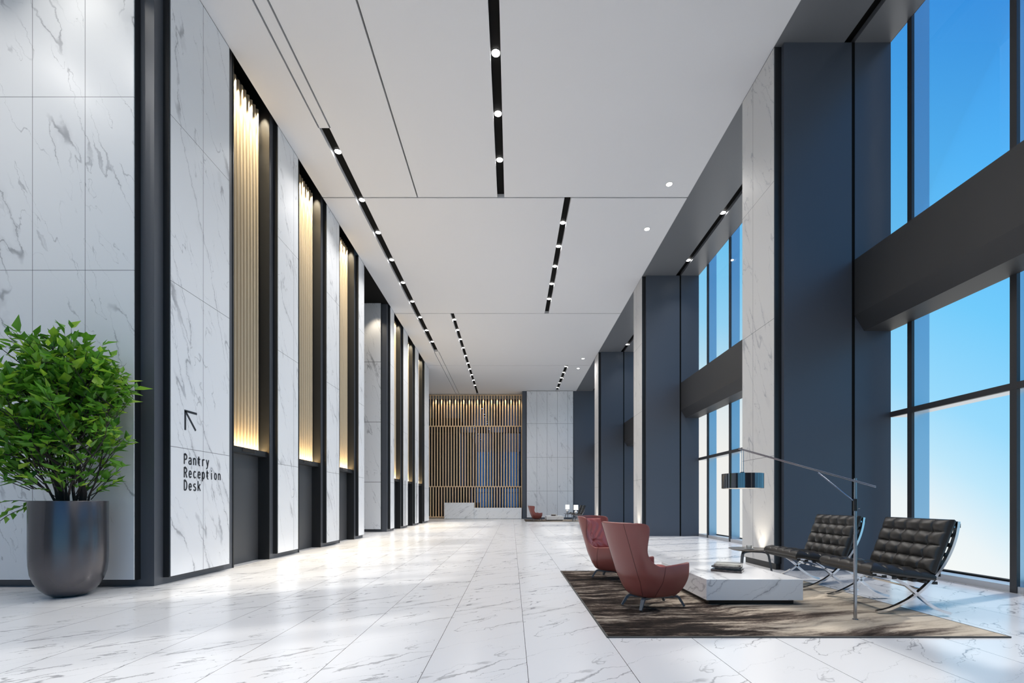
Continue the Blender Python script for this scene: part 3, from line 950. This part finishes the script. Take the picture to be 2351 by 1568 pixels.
def tree():
    rnd = random.Random(11)
    wood = MB()
    leaf = MB()

    def inside(p):      # crown volume, local to pot
        return ((p.x + .02) / .80) ** 2 + ((p.y + .12) / .60) ** 2 + ((p.z - 2.30) / 1.10) ** 2

    def add_leaf(p, d, s):
        d = (d + Vector((rnd.uniform(-.9, .9), rnd.uniform(-.9, .9), rnd.uniform(-.8, .5)))).normalized()
        side = d.cross(Vector((rnd.uniform(-.5, .5), rnd.uniform(-.5, .5), 1))).normalized()
        up = side.cross(d).normalized()
        w = s * rnd.uniform(.22, .32)
        a = p; m1 = p + d * s * .38 - up * s * .05; tip = p + d * s - up * s * rnd.uniform(.0, .25)
        l = m1 + side * w + up * w * .45; r_ = m1 - side * w + up * w * .45
        va, vm, vt, vl, vr = [leaf.bm.verts.new(q) for q in (a, m1, tip, l, r_)]
        leaf.bm.faces.new((va, vl, vm)); leaf.bm.faces.new((vm, vl, vt)); leaf.bm.faces.new((va, vm, vr)); leaf.bm.faces.new((vm, vt, vr))

    def twig(p, d, ln, r, depth):
        n = 5
        pts = [p.copy()]
        dd = d.copy()
        for k in range(n):
            dd = (dd + Vector((rnd.uniform(-.22, .22), rnd.uniform(-.22, .22), rnd.uniform(-.12, .18)))).normalized()
            q = pts[-1] + dd * ln / n
            if q.y > .42: q.y = .42
            pts.append(q)
        rad = [r * (1 - .75 * k / n) for k in range(n + 1)]
        wood.tube(pts, rad, 5 if r < .012 else 7)
        if depth == 0:
            for k in range(1, n + 1):
                for _ in range(1 if k < n else 2):
                    if inside(pts[k]) < 1.25: add_leaf(pts[k], dd, rnd.uniform(.10, .19))
            return
        cnt = {3: 5, 2: 5, 1: 4}[depth]
        for _ in range(cnt):
            k = rnd.randint(2, n)
            b = pts[k]
            nd = (dd + Vector((rnd.uniform(-1, 1), rnd.uniform(-1, 1), rnd.uniform(-.45, .7)))).normalized()
            tgt = b + nd * ln * .6
            if inside(tgt) > 1.15 and depth < 3:
                nd = (nd + (Vector((0, -.1, 2.3)) - b).normalized() * .9).normalized()
            twig(b, nd, ln * rnd.uniform(.48, .68), r * .5, depth - 1)

    def trunk(x, y, lean, ln, r, depth):
        twig(Vector((x, y, 1.12)), Vector(lean).normalized(), ln, r, depth)
    trunk(-.08, -.02, (-.16, -.05, 1), 1.15, .052, 3)
    trunk(.15, .0, (.20, -.05, 1), 1.0, .045, 3)
    trunk(.03, .05, (.05, -.1, 1), 1.2, .020, 3)
    trunk(-.02, -.12, (-.28, -.3, 1), 1.0, .016, 2)
    trunk(.08, -.1, (.28, -.35, 1), 1.0, .016, 2)
    trunk(-.12, .02, (-.45, -.15, 1), .95, .016, 2)
    trunk(.2, .02, (.45, -.1, 1), .9, .014, 2)
    trunk(-.03, .0, (-.1, -.05, 1), 1.55, .016, 2)
    trunk(.1, -.05, (.2, -.05, 1), 1.45, .014, 2)
    # a low spray hanging over the rim
    for k in range(3):
        p = Vector((-.22, -.12, 1.15)); dd = Vector((-.5 - .2 * k, -.15, .35 - .1 * k)).normalized()
        pts = [p]
        for j in range(6):
            dd = (dd + Vector((0, rnd.uniform(-.1, .1), -.16))).normalized(); pts.append(pts[-1] + dd * .085)
        wood.tube(pts, .004, 4)
        for q in pts[2:]:
            add_leaf(q, dd, rnd.uniform(.09, .13))
    # fill the crown with leafy sprays
    tries = 0
    made = 0
    while made < 120 and tries < 4000:
        tries += 1
        p = Vector((rnd.uniform(-.85, .85), rnd.uniform(-.70, .40), rnd.uniform(1.45, 3.4)))
        v = inside(p)
        if v > 1.0 or v < .12: continue
        made += 1
        c = Vector((p.x * .35, p.y * .3, p.z - .35))
        d0 = (p - c).normalized()
        pts = [p - d0 * .28, p - d0 * .14, p, p + d0 * .11]
        wood.tube(pts, [.006, .005, .004, .002], 4)
        for q in pts[1:]:
            for _ in range(2): add_leaf(q, d0, rnd.uniform(.11, .21))
    for q in range(46):
        th = rnd.uniform(0, 2 * math.pi); rr = rnd.uniform(.35, .85)
        p = Vector((rr * math.cos(th), -.15 + rr * .62 * math.sin(th), rnd.uniform(1.40, 2.0)))
        if p.y > .38 or abs(p.x) > .38 + .5 * (p.z - 1.2): continue
        d0 = (p - Vector((0, 0, 1.15))).normalized()
        pts = [p - d0 * .30, p - d0 * .14, p, p + d0 * .11]
        wood.tube(pts, [.006, .005, .004, .002], 4)
        for w_ in pts[1:]:
            for _ in range(2): add_leaf(w_, d0, rnd.uniform(.10, .19))
    wood.build('stem', M['bark'], pr, smooth=True)
    o = leaf.build('foliage', M['leaf'], pr)
    return o


tree()

# ================================================================== SEATING GROUP
RX0, RX1, RY0, RY1 = .84, 4.42, 4.085, 8.02
M['rug'] = mat_rug(RX1 - RX0, RY1 - RY0)
SHIFT = 24.62


def make_rug():
    r = empty('area_rug', (RX0, RY0, 0))
    m = MB(); m.box(.012, RX1 - RX0 - .012, .012, RY1 - RY0 - .012, .001, .0125)
    m.build('pile', M['rug'], r)
    m = MB()
    w, d, t = RX1 - RX0, RY1 - RY0, .0135
    m.box(0, w, 0, .014, 0, t); m.box(0, w, d - .014, d, 0, t); m.box(0, .014, .014, d - .014, 0, t); m.box(w - .014, w, .014, d - .014, 0, t)
    m.build('binding', M['binding'], r)
    return r


RZ = .014


def make_coffee_table():
    r = empty('coffee_table', (2.245, 5.33, RZ))
    m = MB(); m.box(.0, 1.116, 0, 1.60, .056, .298, .003, 1)
    m.build('stone_block', M['table_stone'], r)
    m = MB(); m.box(.06, 1.05, .075, 1.52, 0, .056)
    m.build('plinth', M['plinth'], r)
    return r


# ---- wing chair
def shell_pt(t, z):
    at = abs(t); sg_ = 1 if t >= 0 else -1
    if at <= .5:
        ang = R(90) * (at / .5)
        x = -.12 - .26 * math.cos(ang) ** .9; y = .325 * math.sin(ang) ** .9
    else:
        q = (at - .5) / .5
        x = -.12 + .375 * q; y = .325 + .012 * math.sin(q * math.pi) - .02 * q
    if z < .42:                       # tuck under
        k = max(0, (z - .13) / .29)
        sc = .62 + .38 * math.sin(k * math.pi / 2) ** .8
        x = (x + .05) * sc - .05; y *= sc
    wb = 1 - max(0, min(1, (at - .35) / .5))
    if z > .32:                       # recline
        x -= .34 * (z - .32) * wb
        y *= 1 + .05 * (z - .32)
    return x, sg_ * y, z


WING = [(.13, .50), (.50, .50), (.512, .475), (.535, .44), (.57, .41), (.62, .395), (.68, .40), (.75, .425), (.82, .45), (.88, .47), (.92, .475), (.945, .465), (.958, .44), (.965, .39)]


def wing_t(z):
    for (z0, t0), (z1, t1) in zip(WING, WING[1:]):
        if z <= z1: return t0 + (t1 - t0) * (z - z0) / (z1 - z0)
    return WING[-1][1]


def make_wing_chair():
    r = empty('wing_chair', (0, 0, 0))
    m = MB()
    low = [.13 + .37 * (k / 10) ** .9 for k in range(11)]
    low[-1] = .50
    rows = low + [z for z, t in WING[2:]]
    nb, na = 44, 16

    def quad(V):
        for i in range(len(V) - 1):
            for j in range(len(V[0]) - 1):
                m.bm.faces.new((V[i][j], V[i + 1][j], V[i + 1][j + 1], V[i][j + 1]))
    B = [[m.bm.verts.new(shell_pt((-1 + 2 * i / nb) * wing_t(z), z)) for z in rows] for i in range(nb + 1)]
    quad(B)
    arms = []
    for sg_ in (-1, 1):
        A = []
        for i in range(na + 1):
            q = i / na
            ht = .50 + .035 * max(0, q - .1)
            A.append([m.bm.verts.new(shell_pt(sg_ * (.5 + .5 * q), .13 + (ht - .13) * (z - .13) / .37)) for z in low])
        quad(A); arms.append(A)
    rim = [a[0] for a in arms[0][::-1]] + [b[0] for b in B] + [a[0] for a in arms[1]]
    c = m.bm.verts.new((-.04, 0, .125))
    for a, b in zip(rim, rim[1:]):
        m.bm.faces.new((b, a, c))
    bmesh.ops.remove_doubles(m.bm, verts=m.bm.verts, dist=1e-4)
    o = m.build('shell', M['red_leather'], r, smooth=True, angle=70)
    sm = o.modifiers.new('thickness', 'SOLIDIFY'); sm.thickness = .035; sm.offset = -1
    ss = o.modifiers.new('round', 'SUBSURF'); ss.levels = 1; ss.render_levels = 1
    # stitched seams on the outside
    for sgn in (-1, 1):
        m = MB(); pts = []
        for k in range(24):
            z = .16 + (.955 - .16) * k / 23
            p = Vector(shell_pt(sgn * .20, z)); n = Vector((p.x + .2, p.y, 0)).normalized(); pts.append(p + n * .001)
        m.tube(pts, .0018, 5)
        m.build('seam', M['seam'], o)
        m = MB(); pts = []
        for k in range(16):
            z = .16 + (.50 - .16) * k / 15
            p = Vector(shell_pt(sgn * (.58 - .16 * (1 - k / 15)), z)); n = Vector((p.x * .3, p.y, 0)).normalized(); pts.append(p + n * .001)
        m.tube(pts, .0018, 5)
        m.build('seam', M['seam'], o)
    # front apron under the seat
    m = MB()
    m.grid(lambda u, v: (.13 + .10 * math.sin(v * math.pi / 2) + .02 * math.cos((u - .5) * math.pi), (-.29 + .58 * u) * (.66 + .34 * math.sin(v * math.pi / 2) ** .8), .135 + .22 * v), 14, 8)
    a = m.build('apron', M['red_leather'], r, smooth=True)
    sm = a.modifiers.new('thickness', 'SOLIDIFY'); sm.thickness = .03; sm.offset = -1
    # seat cushion

    def pillow(nx, ny, fx):
        mm = MB()
        mm.grid(lambda u, v: fx(u, v, 1), nx, ny); mm.grid(lambda u, v: fx(u, v, -1), nx, ny)
        return mm

    def seat(u, v, s_):
        x = -.29 + .56 * u; y = (-.28 + .56 * v) * (1 if u > .4 else .70 + .3 * u / .4)
        e = (max(0, 1 - abs(2 * u - 1) ** 6) * max(0, 1 - abs(2 * v - 1) ** 6)) ** .4
        wr = .006 * math.sin(u * 17 + 3 * math.sin(v * 5)) * e
        return (x, y, .385 - .05 * (1 - u) + s_ * .075 * e + wr)
    m = pillow(24, 24, seat)
    m.build('seat_cushion', M['red_soft'], r, smooth=True, angle=80, weld=True)

    def back(u, v, s_):
        z = .43 + .495 * v
        ang = R(66) * (2 * u - 1)
        n = Vector((math.cos(ang), -.75 * math.sin(ang), .30))
        base = Vector((-.12 - .212 * math.cos(ang) - .34 * (z - .32), .285 * math.sin(ang) * (1 + .05 * (z - .32)), z))
        e = (max(0, 1 - abs(2 * u - 1) ** 6) * max(0, 1 - abs(2 * v - 1) ** 8)) ** .45
        pin = math.exp(-((u - .5) / .13) ** 2 - ((v - .27) / .028) ** 2) * .032
        ra = math.hypot((u - .5) * 1.1, v - .27)
        fold = .006 * math.sin(math.atan2(v - .27, (u - .5) * 1.1) * 12) * max(0, 1 - abs(ra - .20) * 3.4) * e
        rip = .005 * math.sin(u * 26 + 5 * math.sin(v * 6)) * e
        return base + n * ((.058 * e - pin + fold + rip) if s_ > 0 else -.012 * e)
    m = pillow(48, 40, back)
    m.build('back_cushion', M['red_soft'], r, smooth=True, angle=80, weld=True)
    # base
    m = MB()
    m.bar([(-.19, -.105, .118), (0, 0, .108), (.19, .105, .118)], .05, .022, Vector((-.48, .87, 0)))
    m.bar([(-.19, .105, .118), (0, 0, .108), (.19, -.105, .118)], .05, .022, Vector((.48, .87, 0)))
    m.build('base_cross', M['grey_metal'], r)
    for sx in (-1, 1):
        for sy in (-1, 1):
            m = MB()
            d = Vector((.30, .17, 0)).normalized(); d = Vector((d.x * sx, d.y * sy, 0))
            ax = Vector((-d.y, d.x, 0))
            pts = [d * .17 + Vector((0, 0, .116)), d * .235 + Vector((0, 0, .124)), d * .265 + Vector((0, 0, .122)), d * .285 + Vector((0, 0, .108)),
                   d * .30 + Vector((0, 0, .085)), d * .345 + Vector((0, 0, .010))]
            m.bar(pts, [.045, .045, .044, .042, .038, .028], [.02, .022, .024, .026, .026, .022], ax)
            m.build('leg', M['grey_metal'], r)
    return r


# ---- tufted chair; local +x is backwards, seat front at -x, width along y
def bez(p0, p1, p2, p3, n=22):
    p0, p1, p2, p3 = map(Vector, (p0, p1, p2, p3))
    return [((1 - t) ** 3) * p0 + 3 * ((1 - t) ** 2) * t * p1 + 3 * (1 - t) * t * t * p2 + t ** 3 * p3 for t in [k / n for k in range(n + 1)]]


def tufted(w, ln, nx, ny, thick=.085):
    """buttoned cushion in its own plane: u across (y), v along, face up +z"""
    m = MB()

    def axis(L_, n):
        e = [0, .003, .008, .015, .024, .034]
        k = n * 18
        mid = [.034 + (L_ - .068) * i / k for i in range(1, k)]
        return e + mid + [L_ - q for q in reversed(e)]
    U, Vv = axis(w, nx), axis(ln, ny)
    pw, pl = w / nx, ln / ny

    def edge(x, y):
        d = min(x, w - x, y, ln - y)
        q = min(1, d / .03)
        return math.sqrt(max(0, 1 - (1 - q) ** 2))

    def top(x, y):
        e = edge(x, y)
        a = abs(math.sin(math.pi * x / pw)); b = abs(math.sin(math.pi * y / pl))
        puff = .034 * math.sqrt(a * b) * min(1, min(x, w - x, y, ln - y) / .075) ** .7
        dx = abs(x / pw - round(x / pw)) * pw if 0 < round(x / pw) < nx else 1
        dy = abs(y / pl - round(y / pl)) * pl if 0 < round(y / pl) < ny else 1
        cr = .009 * math.exp(-(dx / .007) ** 2) + .006 * math.exp(-(dy / .006) ** 2)
        dim = .026 * math.exp(-((dx * dx + dy * dy) / .045 ** 2)) if dx < .2 and dy < .2 else 0
        return thick * .55 * e + (puff - cr - dim) * e
    for f, g in ((lambda x, y: top(x, y), 1), (lambda x, y: -thick * .45 * edge(x, y), -1)):
        V = [[m.bm.verts.new((x - w / 2, y, f(x, y))) for y in Vv] for x in U]
        for i in range(len(U) - 1):
            for j in range(len(Vv) - 1):
                q = (V[i][j], V[i + 1][j], V[i + 1][j + 1], V[i][j + 1])
                m.bm.faces.new(q if g > 0 else q[::-1])
    return m


def make_tufted_chair():
    r = empty('tufted_chair', (0, 0, 0))
    WD = .97
    hw = WD / 2
    # local x: front foot 0, rear foot .71
    legA = bez((.79, 0, .985), (.76, 0, .60), (.52, 0, .30), (.30, 0, .145), 18)[:-1] + bez((.30, 0, .145), (.20, 0, .085), (.10, 0, .03), (-.01, 0, .017), 8)
    legB = bez((-.06, 0, .425), (.16, 0, .405), (.27, 0, .33), (.40, 0, .20), 14)[:-1] + bez((.40, 0, .20), (.50, 0, .10), (.60, 0, .035), (.715, 0, .017), 10)
    for sy in (-1, 1):
        y = sy * (hw - .03)
        m = MB(); m.bar([p + Vector((0, y, 0)) for p in legA], .042, .026)
        m.build('rear_post', M['steel'], r)
        m = MB(); m.bar([p + Vector((0, y, 0)) for p in legB], .042, .026)
        m.build('leg', M['steel'], r)
    for p in ((.775, .93), (-.02, .418), (.44, .262)):
        m = MB(); m.box(p[0] - .012, p[0] + .012, -hw + .04, hw - .04, p[1] - .010, p[1] + .010)
        m.build('cross_bar', M['steel'], r)
    # leather straps: under the seat and behind the back
    for k in range(8):
        y = -hw + .10 + k * (WD - .20) / 7
        m = MB(); m.bar([(-.05, y, .418), (.15, y, .395), (.35, y, .365), (.55, y, .345)], .045, .006)
        m.build('seat_strap', M['piping'], r)
    for k in range(7):
        px_, pz_ = -.045 + .60 * k / 6, .398 - .075 * k / 6
        m = MB(); m.box(px_ - .022, px_ + .022, -hw + .004, hw - .004, pz_ - .002, pz_ + .026)
        m.build('cross_strap', M['piping'], r)
    for k in range(6):
        t = k / 5
        x = .63 + .195 * t; z = .42 + .52 * t
        m = MB(); m.box(x - .004, x + .004, -hw + .04, hw - .04, z - .022, z + .022)
        m.build('back_strap', M['piping'], r)
    # cushions
    def place(mm, name, w, ln, origin, tilt, nx, ny):
        # u -> y, v -> along, height -> normal
        ca, sa = math.cos(tilt), math.sin(tilt)
        mat = Matrix(((0, ca, -sa, origin[0]), (1, 0, 0, 0), (0, sa, ca, origin[1]), (0, 0, 0, 1)))
        bmesh.ops.remove_doubles(mm.bm, verts=mm.bm.verts, dist=2e-4)
        bmesh.ops.transform(mm.bm, matrix=mat, verts=mm.bm.verts)
        o = mm.build(name, M['black_leather'], r, smooth=True, angle=75)
        for i in range(1, nx):
            for j in range(1, ny):
                pp = MB()
                q = mat @ Vector(((-.5 + i / nx) * w, j / ny * ln, .020))
                bm2 = bmesh.ops.create_uvsphere(pp.bm, u_segments=8, v_segments=6, radius=.010)
                bmesh.ops.translate(pp.bm, verts=bm2['verts'], vec=q)
                pp.build('button', M['black_leather'], o, smooth=True)
        pp = MB()
        c = [(-.5 * w, 0), (.5 * w, 0), (.5 * w, ln), (-.5 * w, ln), (-.5 * w, 0)]
        for a, b in zip(c, c[1:]):
            pp.tube([mat @ Vector((a[0] + (b[0] - a[0]) * k / 6, a[1] + (b[1] - a[1]) * k / 6, .0)) for k in range(7)], .003, 6)
        pp.build('piping', M['piping'], o, smooth=True)
        return o
    # seat: from front (-.06,.455) sloping down to the back
    place(tufted(WD - .005, .66, 5, 4), 'seat_cushion', WD - .005, .66, (-.085, .462), R(-7.0), 5, 4)
    # back: face looks to -x
    w, ln, nx, ny = WD - .005, .60, 5, 4
    place(tufted(w, ln, nx, ny), 'back_cushion', w, ln, (.545, .435), R(71), nx, ny)
    return r


def make_floor_lamp():
    bx, by = 3.483, 4.685
    r = empty('arc_floor_lamp', (bx, by, RZ))
    m = MB(); m.tube([(0, 0, 0), (0, 0, .86)], .0155, 16); m.lathe([(0, 0), (.026, 0), (.026, .004), (0, .004)], 20)
    m.build('pole', M['brushed'], r, smooth=True)
    m = MB(); m.tube([(0, 0, .86), (0, 0, 1.432)], .013, 16)
    m.build('upper_pole', M['brushed'], r, smooth=True)
    m = MB(); m.tube([(0, 0, 1.10), (0, 0, 1.222)], .019, 16)
    k = m.build('collar', M['blackmetal'], r, smooth=True)
    m = MB(); m.tube([(.018, 0, 1.125), (.042, -.004, 1.125)], .005, 8)
    m.build('knob', M['brushed'], k, smooth=True)
    P = Vector((0, -.018, 1.398)); tip = Vector((-.785, .812, 1.828)); d = (tip - P)
    tail = P - d * .135
    m = MB()
    for o_ in (-.006, .006): m.tube([tail + Vector((0, 0, o_)), tip + Vector((0, 0, o_))], .0052, 8)
    m.build('boom', M['brushed'], r, smooth=True)
    m = MB(); m.tube([P + d * .29 - Vector((0, 0, .02)), (-.022, .0, 1.205)], .006, 8)
    m.build('brace', M['brushed'], r, smooth=True)
    sc = tip + Vector((.03, -.03, 0)); zt, zb = 1.525, 1.352
    m = MB()
    for o_ in (-.012, .012): m.tube([(sc.x + o_, sc.y, zt), (sc.x + o_, sc.y, sc.z - .015)], .0035, 8)
    m.build('hanging_rod', M['brushed'], r, smooth=True)
    m = MB(); m.lathe([(.222, zb), (.226, zb), (.226, zt), (.05, zt + .004), (0, zt + .004), (0, zt), (.222, zt - .004), (.222, zb)], 64, sc.x, sc.y)
    m.lathe([(0, zt), (.022, zt), (.022, zt + .022), (0, zt + .022)], 20, sc.x, sc.y)
    sh = m.build('lamp_shade', M['shade_chrome'], r, smooth=True, angle=30)
    m = MB(); m.lathe([(0, zb + .012), (.220, zb + .012), (.220, zb + .018), (0, zb + .018)], 48, sc.x, sc.y)
    m.build('diffuser', M['bulb'], sh)
    return r


def make_side_table():
    r = empty('side_table', (0, 0, 0))
    m = MB()
    # rounded, softly triangular top
    n = 60
    ring = []
    for k in range(n):
        a = 2 * math.pi * k / n
        rr = .335 * (1 + .07 * math.cos(3 * a + .4))
        ring.append((rr * 1.05 * math.cos(a), rr * .92 * math.sin(a)))
    lv = [(.90, .405), (1.0, .421), (1.0, .425), (.985, .428)]
    R_ = [[m.bm.verts.new((x * s_, y * s_, z)) for x, y in ring] for s_, z in lv]
    m.bm.faces.new(R_[0][::-1]); m.bm.faces.new(R_[-1])
    for a, b in zip(R_, R_[1:]):
        for k in range(n): m.bm.faces.new((a[k], a[(k + 1) % n], b[(k + 1) % n], b[k]))
    m.build('table_top', M['table_top'], r, smooth=True, angle=30)
    hub = Vector((0, 0, .378))
    for k, ang in enumerate((215, 325, 90)):
        d = Vector((math.cos(R(ang)), math.sin(R(ang)), 0)); ax = Vector((-d.y, d.x, 0))
        m = MB()
        pts = [d * .0 + Vector((0, 0, .378)), d * .16 + Vector((0, 0, .378)), d * .22 + Vector((0, 0, .372)), d * .25 + Vector((0, 0, .350)),
               d * .262 + Vector((0, 0, .315)), d * .315 + Vector((0, 0, .003))]
        m.bar(pts, [.034, .034, .034, .034, .034, .026], [.024, .024, .026, .030, .030, .024], ax)
        m.build('leg', M['grey_metal'], r)
        m = MB(); m.tube([d * .14 + Vector((0, 0, .388)), d * .14 + Vector((0, 0, .408))], .012, 10)
        m.build('spacer', M['blackmetal'], r)
    return r


def make_book(w, d, h, cover):
    r = empty('book', (0, 0, 0))
    m = MB()
    m.box(-w / 2, w / 2, -d / 2, d / 2, 0, .003); m.box(-w / 2, w / 2, -d / 2, d / 2, h - .003, h); m.box(-w / 2, w / 2, -d / 2, -d / 2 + .004, .003, h - .003)
    m.build('cover', cover, r)
    m = MB(); m.box(-w / 2 + .004, w / 2 - .004, -d / 2 + .004, d / 2 - .005, .003, h - .003)
    m.build('page_block', M['page'], r)
    return r


def mat_cover(name, base, light, seed, top=False):
    m, nt, b = new_mat(name)
    tc = nt.nodes.new('ShaderNodeTexCoord')
    mp = nt.nodes.new('ShaderNodeMapping'); mp.inputs['Scale'].default_value = (9, 9, 30) if not top else (5, 9, 9); mp.inputs['Location'].default_value = (seed, seed, seed)
    nt.links.new(tc.outputs['Object'], mp.inputs[0])
    n = nt.nodes.new('ShaderNodeTexNoise'); n.inputs['Scale'].default_value = 2.5 if not top else 1.2; n.inputs['Detail'].default_value = 4
    nt.links.new(mp.outputs[0], n.inputs['Vector'])
    cr = nt.nodes.new('ShaderNodeValToRGB')
    e = cr.color_ramp.elements
    e[0].position = .47 if not top else .40; e[0].color = (*base, 1); e[1].position = .60 if not top else .55; e[1].color = (*light, 1)
    nt.links.new(n.outputs['Fac'], cr.inputs[0]); nt.links.new(cr.outputs[0], b.inputs['Base Color'])
    b.inputs['Roughness'].default_value = .3
    return m


M['cv1'] = mat_cover('dark_brown_cover', (.035, .024, .022), (.10, .08, .075), 1)
M['cv2'] = mat_cover('black_cover', (.010, .010, .011), (.05, .05, .05), 2)
M['cv3'] = mat_cover('grey_cover', (.05, .048, .048), (.13, .12, .12), 3)
M['cv4'] = mat_cover('photo_cover', (.10, .07, .05), (.62, .58, .50), 4, True)


def make_table_lamp():
    r = empty('table_lamp', (0, 0, 0))
    m = MB(); m.box(-.05, .05, -.05, .05, 0, .02, .003, 1); m.tube([(0, 0, .02), (0, 0, .035)], .012, 12)
    m.build('base', M['steel'], r, smooth=True)
    m = MB(); m.lathe([(0, .03)] + [(.105 * math.sin(R(a)), .14 - .105 * math.cos(R(a))) for a in range(12, 180, 12)] + [(0, .245)], 32)
    m.build('globe', M['ceramic'], r, smooth=True, angle=80)
    m = MB(); m.tube([(0, 0, .244), (0, 0, .30)], .008, 10)
    m.build('stem', M['steel'], r)
    m = MB(); m.lathe([(.140, .285), (.145, .285), (.140, .60), (.135, .60), (.140, .285)], 40)
    m.build('lamp_shade', M['shade_glow'], r, smooth=True, angle=50)
    return r


# ---- place everything
rug = make_rug()
tag(rug, 'brown and sand brushstroke rug under the near seating group', 'rug')
rug2 = dup(rug); rug2.location.y += SHIFT
tag(rug2, 'brushstroke rug under the far seating group before the end wall', 'rug')

ct = make_coffee_table(); tag(ct, 'low white marble block coffee table on the near rug', 'coffee table')
ct2 = dup(ct); ct2.location.y += SHIFT; tag(ct2, 'small looking white marble coffee table on the far rug', 'coffee table')

wc = make_wing_chair(); wc.location = (1.611, 5.281, RZ); wc.rotation_euler = (0, 0, R(22))
tag(wc, 'red leather wing chair nearest the camera, seen from behind', 'armchair', 'red leather wing chairs')
c = dup(wc); c.location = (1.60, 7.20, RZ); c.rotation_euler = (0, 0, R(-42))
tag(c, 'red leather wing chair behind the nearest one, showing its creased back cushion', 'armchair', 'red leather wing chairs')
c = dup(wc); c.location = (1.611, 5.281 + SHIFT, RZ)
tag(c, 'red leather wing chair on the far rug before the end marble wall', 'armchair', 'red leather wing chairs')

tc_ = make_tufted_chair()
tc_.location = (3.958, 5.40, RZ); tc_.rotation_euler = (0, 0, R(-5.5))
tag(tc_, 'black tufted leather chair on crossed steel legs, nearest the camera', 'chair', 'black tufted chairs')
spots_ = [(0.015, 1.325, 'black tufted leather chair between the nearer tufted chair and the round side table'),
          (0.0, SHIFT, 'nearer black tufted chair in the far seating group'), (.015, SHIFT + 1.325, 'farther black tufted chair in the far seating group')]
for dx, dy, lb in spots_:
    c = dup(tc_); c.location = (3.958 + dx, 5.40 + dy, RZ); tag(c, lb, 'chair', 'black tufted chairs')

fl = make_floor_lamp(); tag(fl, 'steel floor lamp with a long boom and drum shade over the coffee table', 'floor lamp')

st = make_side_table(); st.location = (3.93, 7.60, RZ); st.rotation_euler = (0, 0, R(0))
tag(st, 'taupe round side table beside the first marble pillar', 'side table', 'taupe side tables')
c = dup(st); c.location = (3.93, 7.60 + SHIFT, .014); tag(c, 'taupe side table at the back of the far rug, under the farther lamp', 'side table', 'taupe side tables')
c = dup(st); c.location = (4.05, 29.10, .014); tag(c, 'taupe side table in front of the far tufted chairs, under the nearer lamp', 'side table', 'taupe side tables')
tl = make_table_lamp(); tl.location = (3.87, 7.60 + SHIFT, RZ + .428)
tag(tl, 'glowing table lamp with globe base, farther of the pair by the end wall', 'table lamp', 'globe table lamps')
c = dup(tl); c.location = (4.03, 29.10, RZ + .428); tag(c, 'glowing table lamp with globe base, nearer of the pair by the far tufted chairs', 'table lamp', 'globe table lamps')

# cup on the near side table
cu = empty('glass_cup', (3.86, 7.52, RZ + .428)); tag(cu, 'clear glass cup on a white saucer on the round side table', 'cup')
m = MB(); m.lathe([(0, 0), (.04, 0), (.078, .008), (.08, .011), (.05, .007), (0, .005)], 32)
m.build('saucer', M['ceramic'], cu, smooth=True)
m = MB(); m.lathe([(0, .007), (.034, .007), (.038, .06), (.036, .06), (.032, .011), (0, .011)], 28)
m.build('bowl', M['cup_glass'], cu, smooth=True)
m = MB(); m.tube([(.036, 0, .05), (.056, 0, .048), (.060, 0, .032), (.050, 0, .018), (.034, 0, .018)], .004, 8)
m.build('handle', M['cup_glass'], cu, smooth=True)

# books
stack = [(.36, .285, .028, 'cv1', 0, 0, 0, 'brown book at the bottom of the stack on the near coffee table'),
         (.31, .26, .026, 'cv2', 3, .02, .01, 'black book second from the bottom of the coffee table stack'),
         (.325, .26, .018, 'cv3', -3, -.005, .005, 'thin grey book second from the top of the coffee table stack'),
         (.31, .265, .028, 'cv4', 1, .012, .0, 'picture covered book on top of the coffee table stack')]
zz = RZ + .298
for k, (w, d, h, cv, a, dx, dy, lb) in enumerate(stack):
    b_ = make_book(w, d, h, M[cv])
    b_.location = (2.795 + dx, 5.985 + dy, zz); b_.rotation_euler = (0, 0, R(-33 + a))
    tag(b_, lb, 'book', 'books on the near coffee table')
    c = dup(b_); c.location.y += SHIFT
    tag(c, ['lowest', 'second lowest', 'second highest', 'topmost'][k] + ' book of the small stack on the far coffee table', 'book', 'books on the far coffee table')
    zz += h
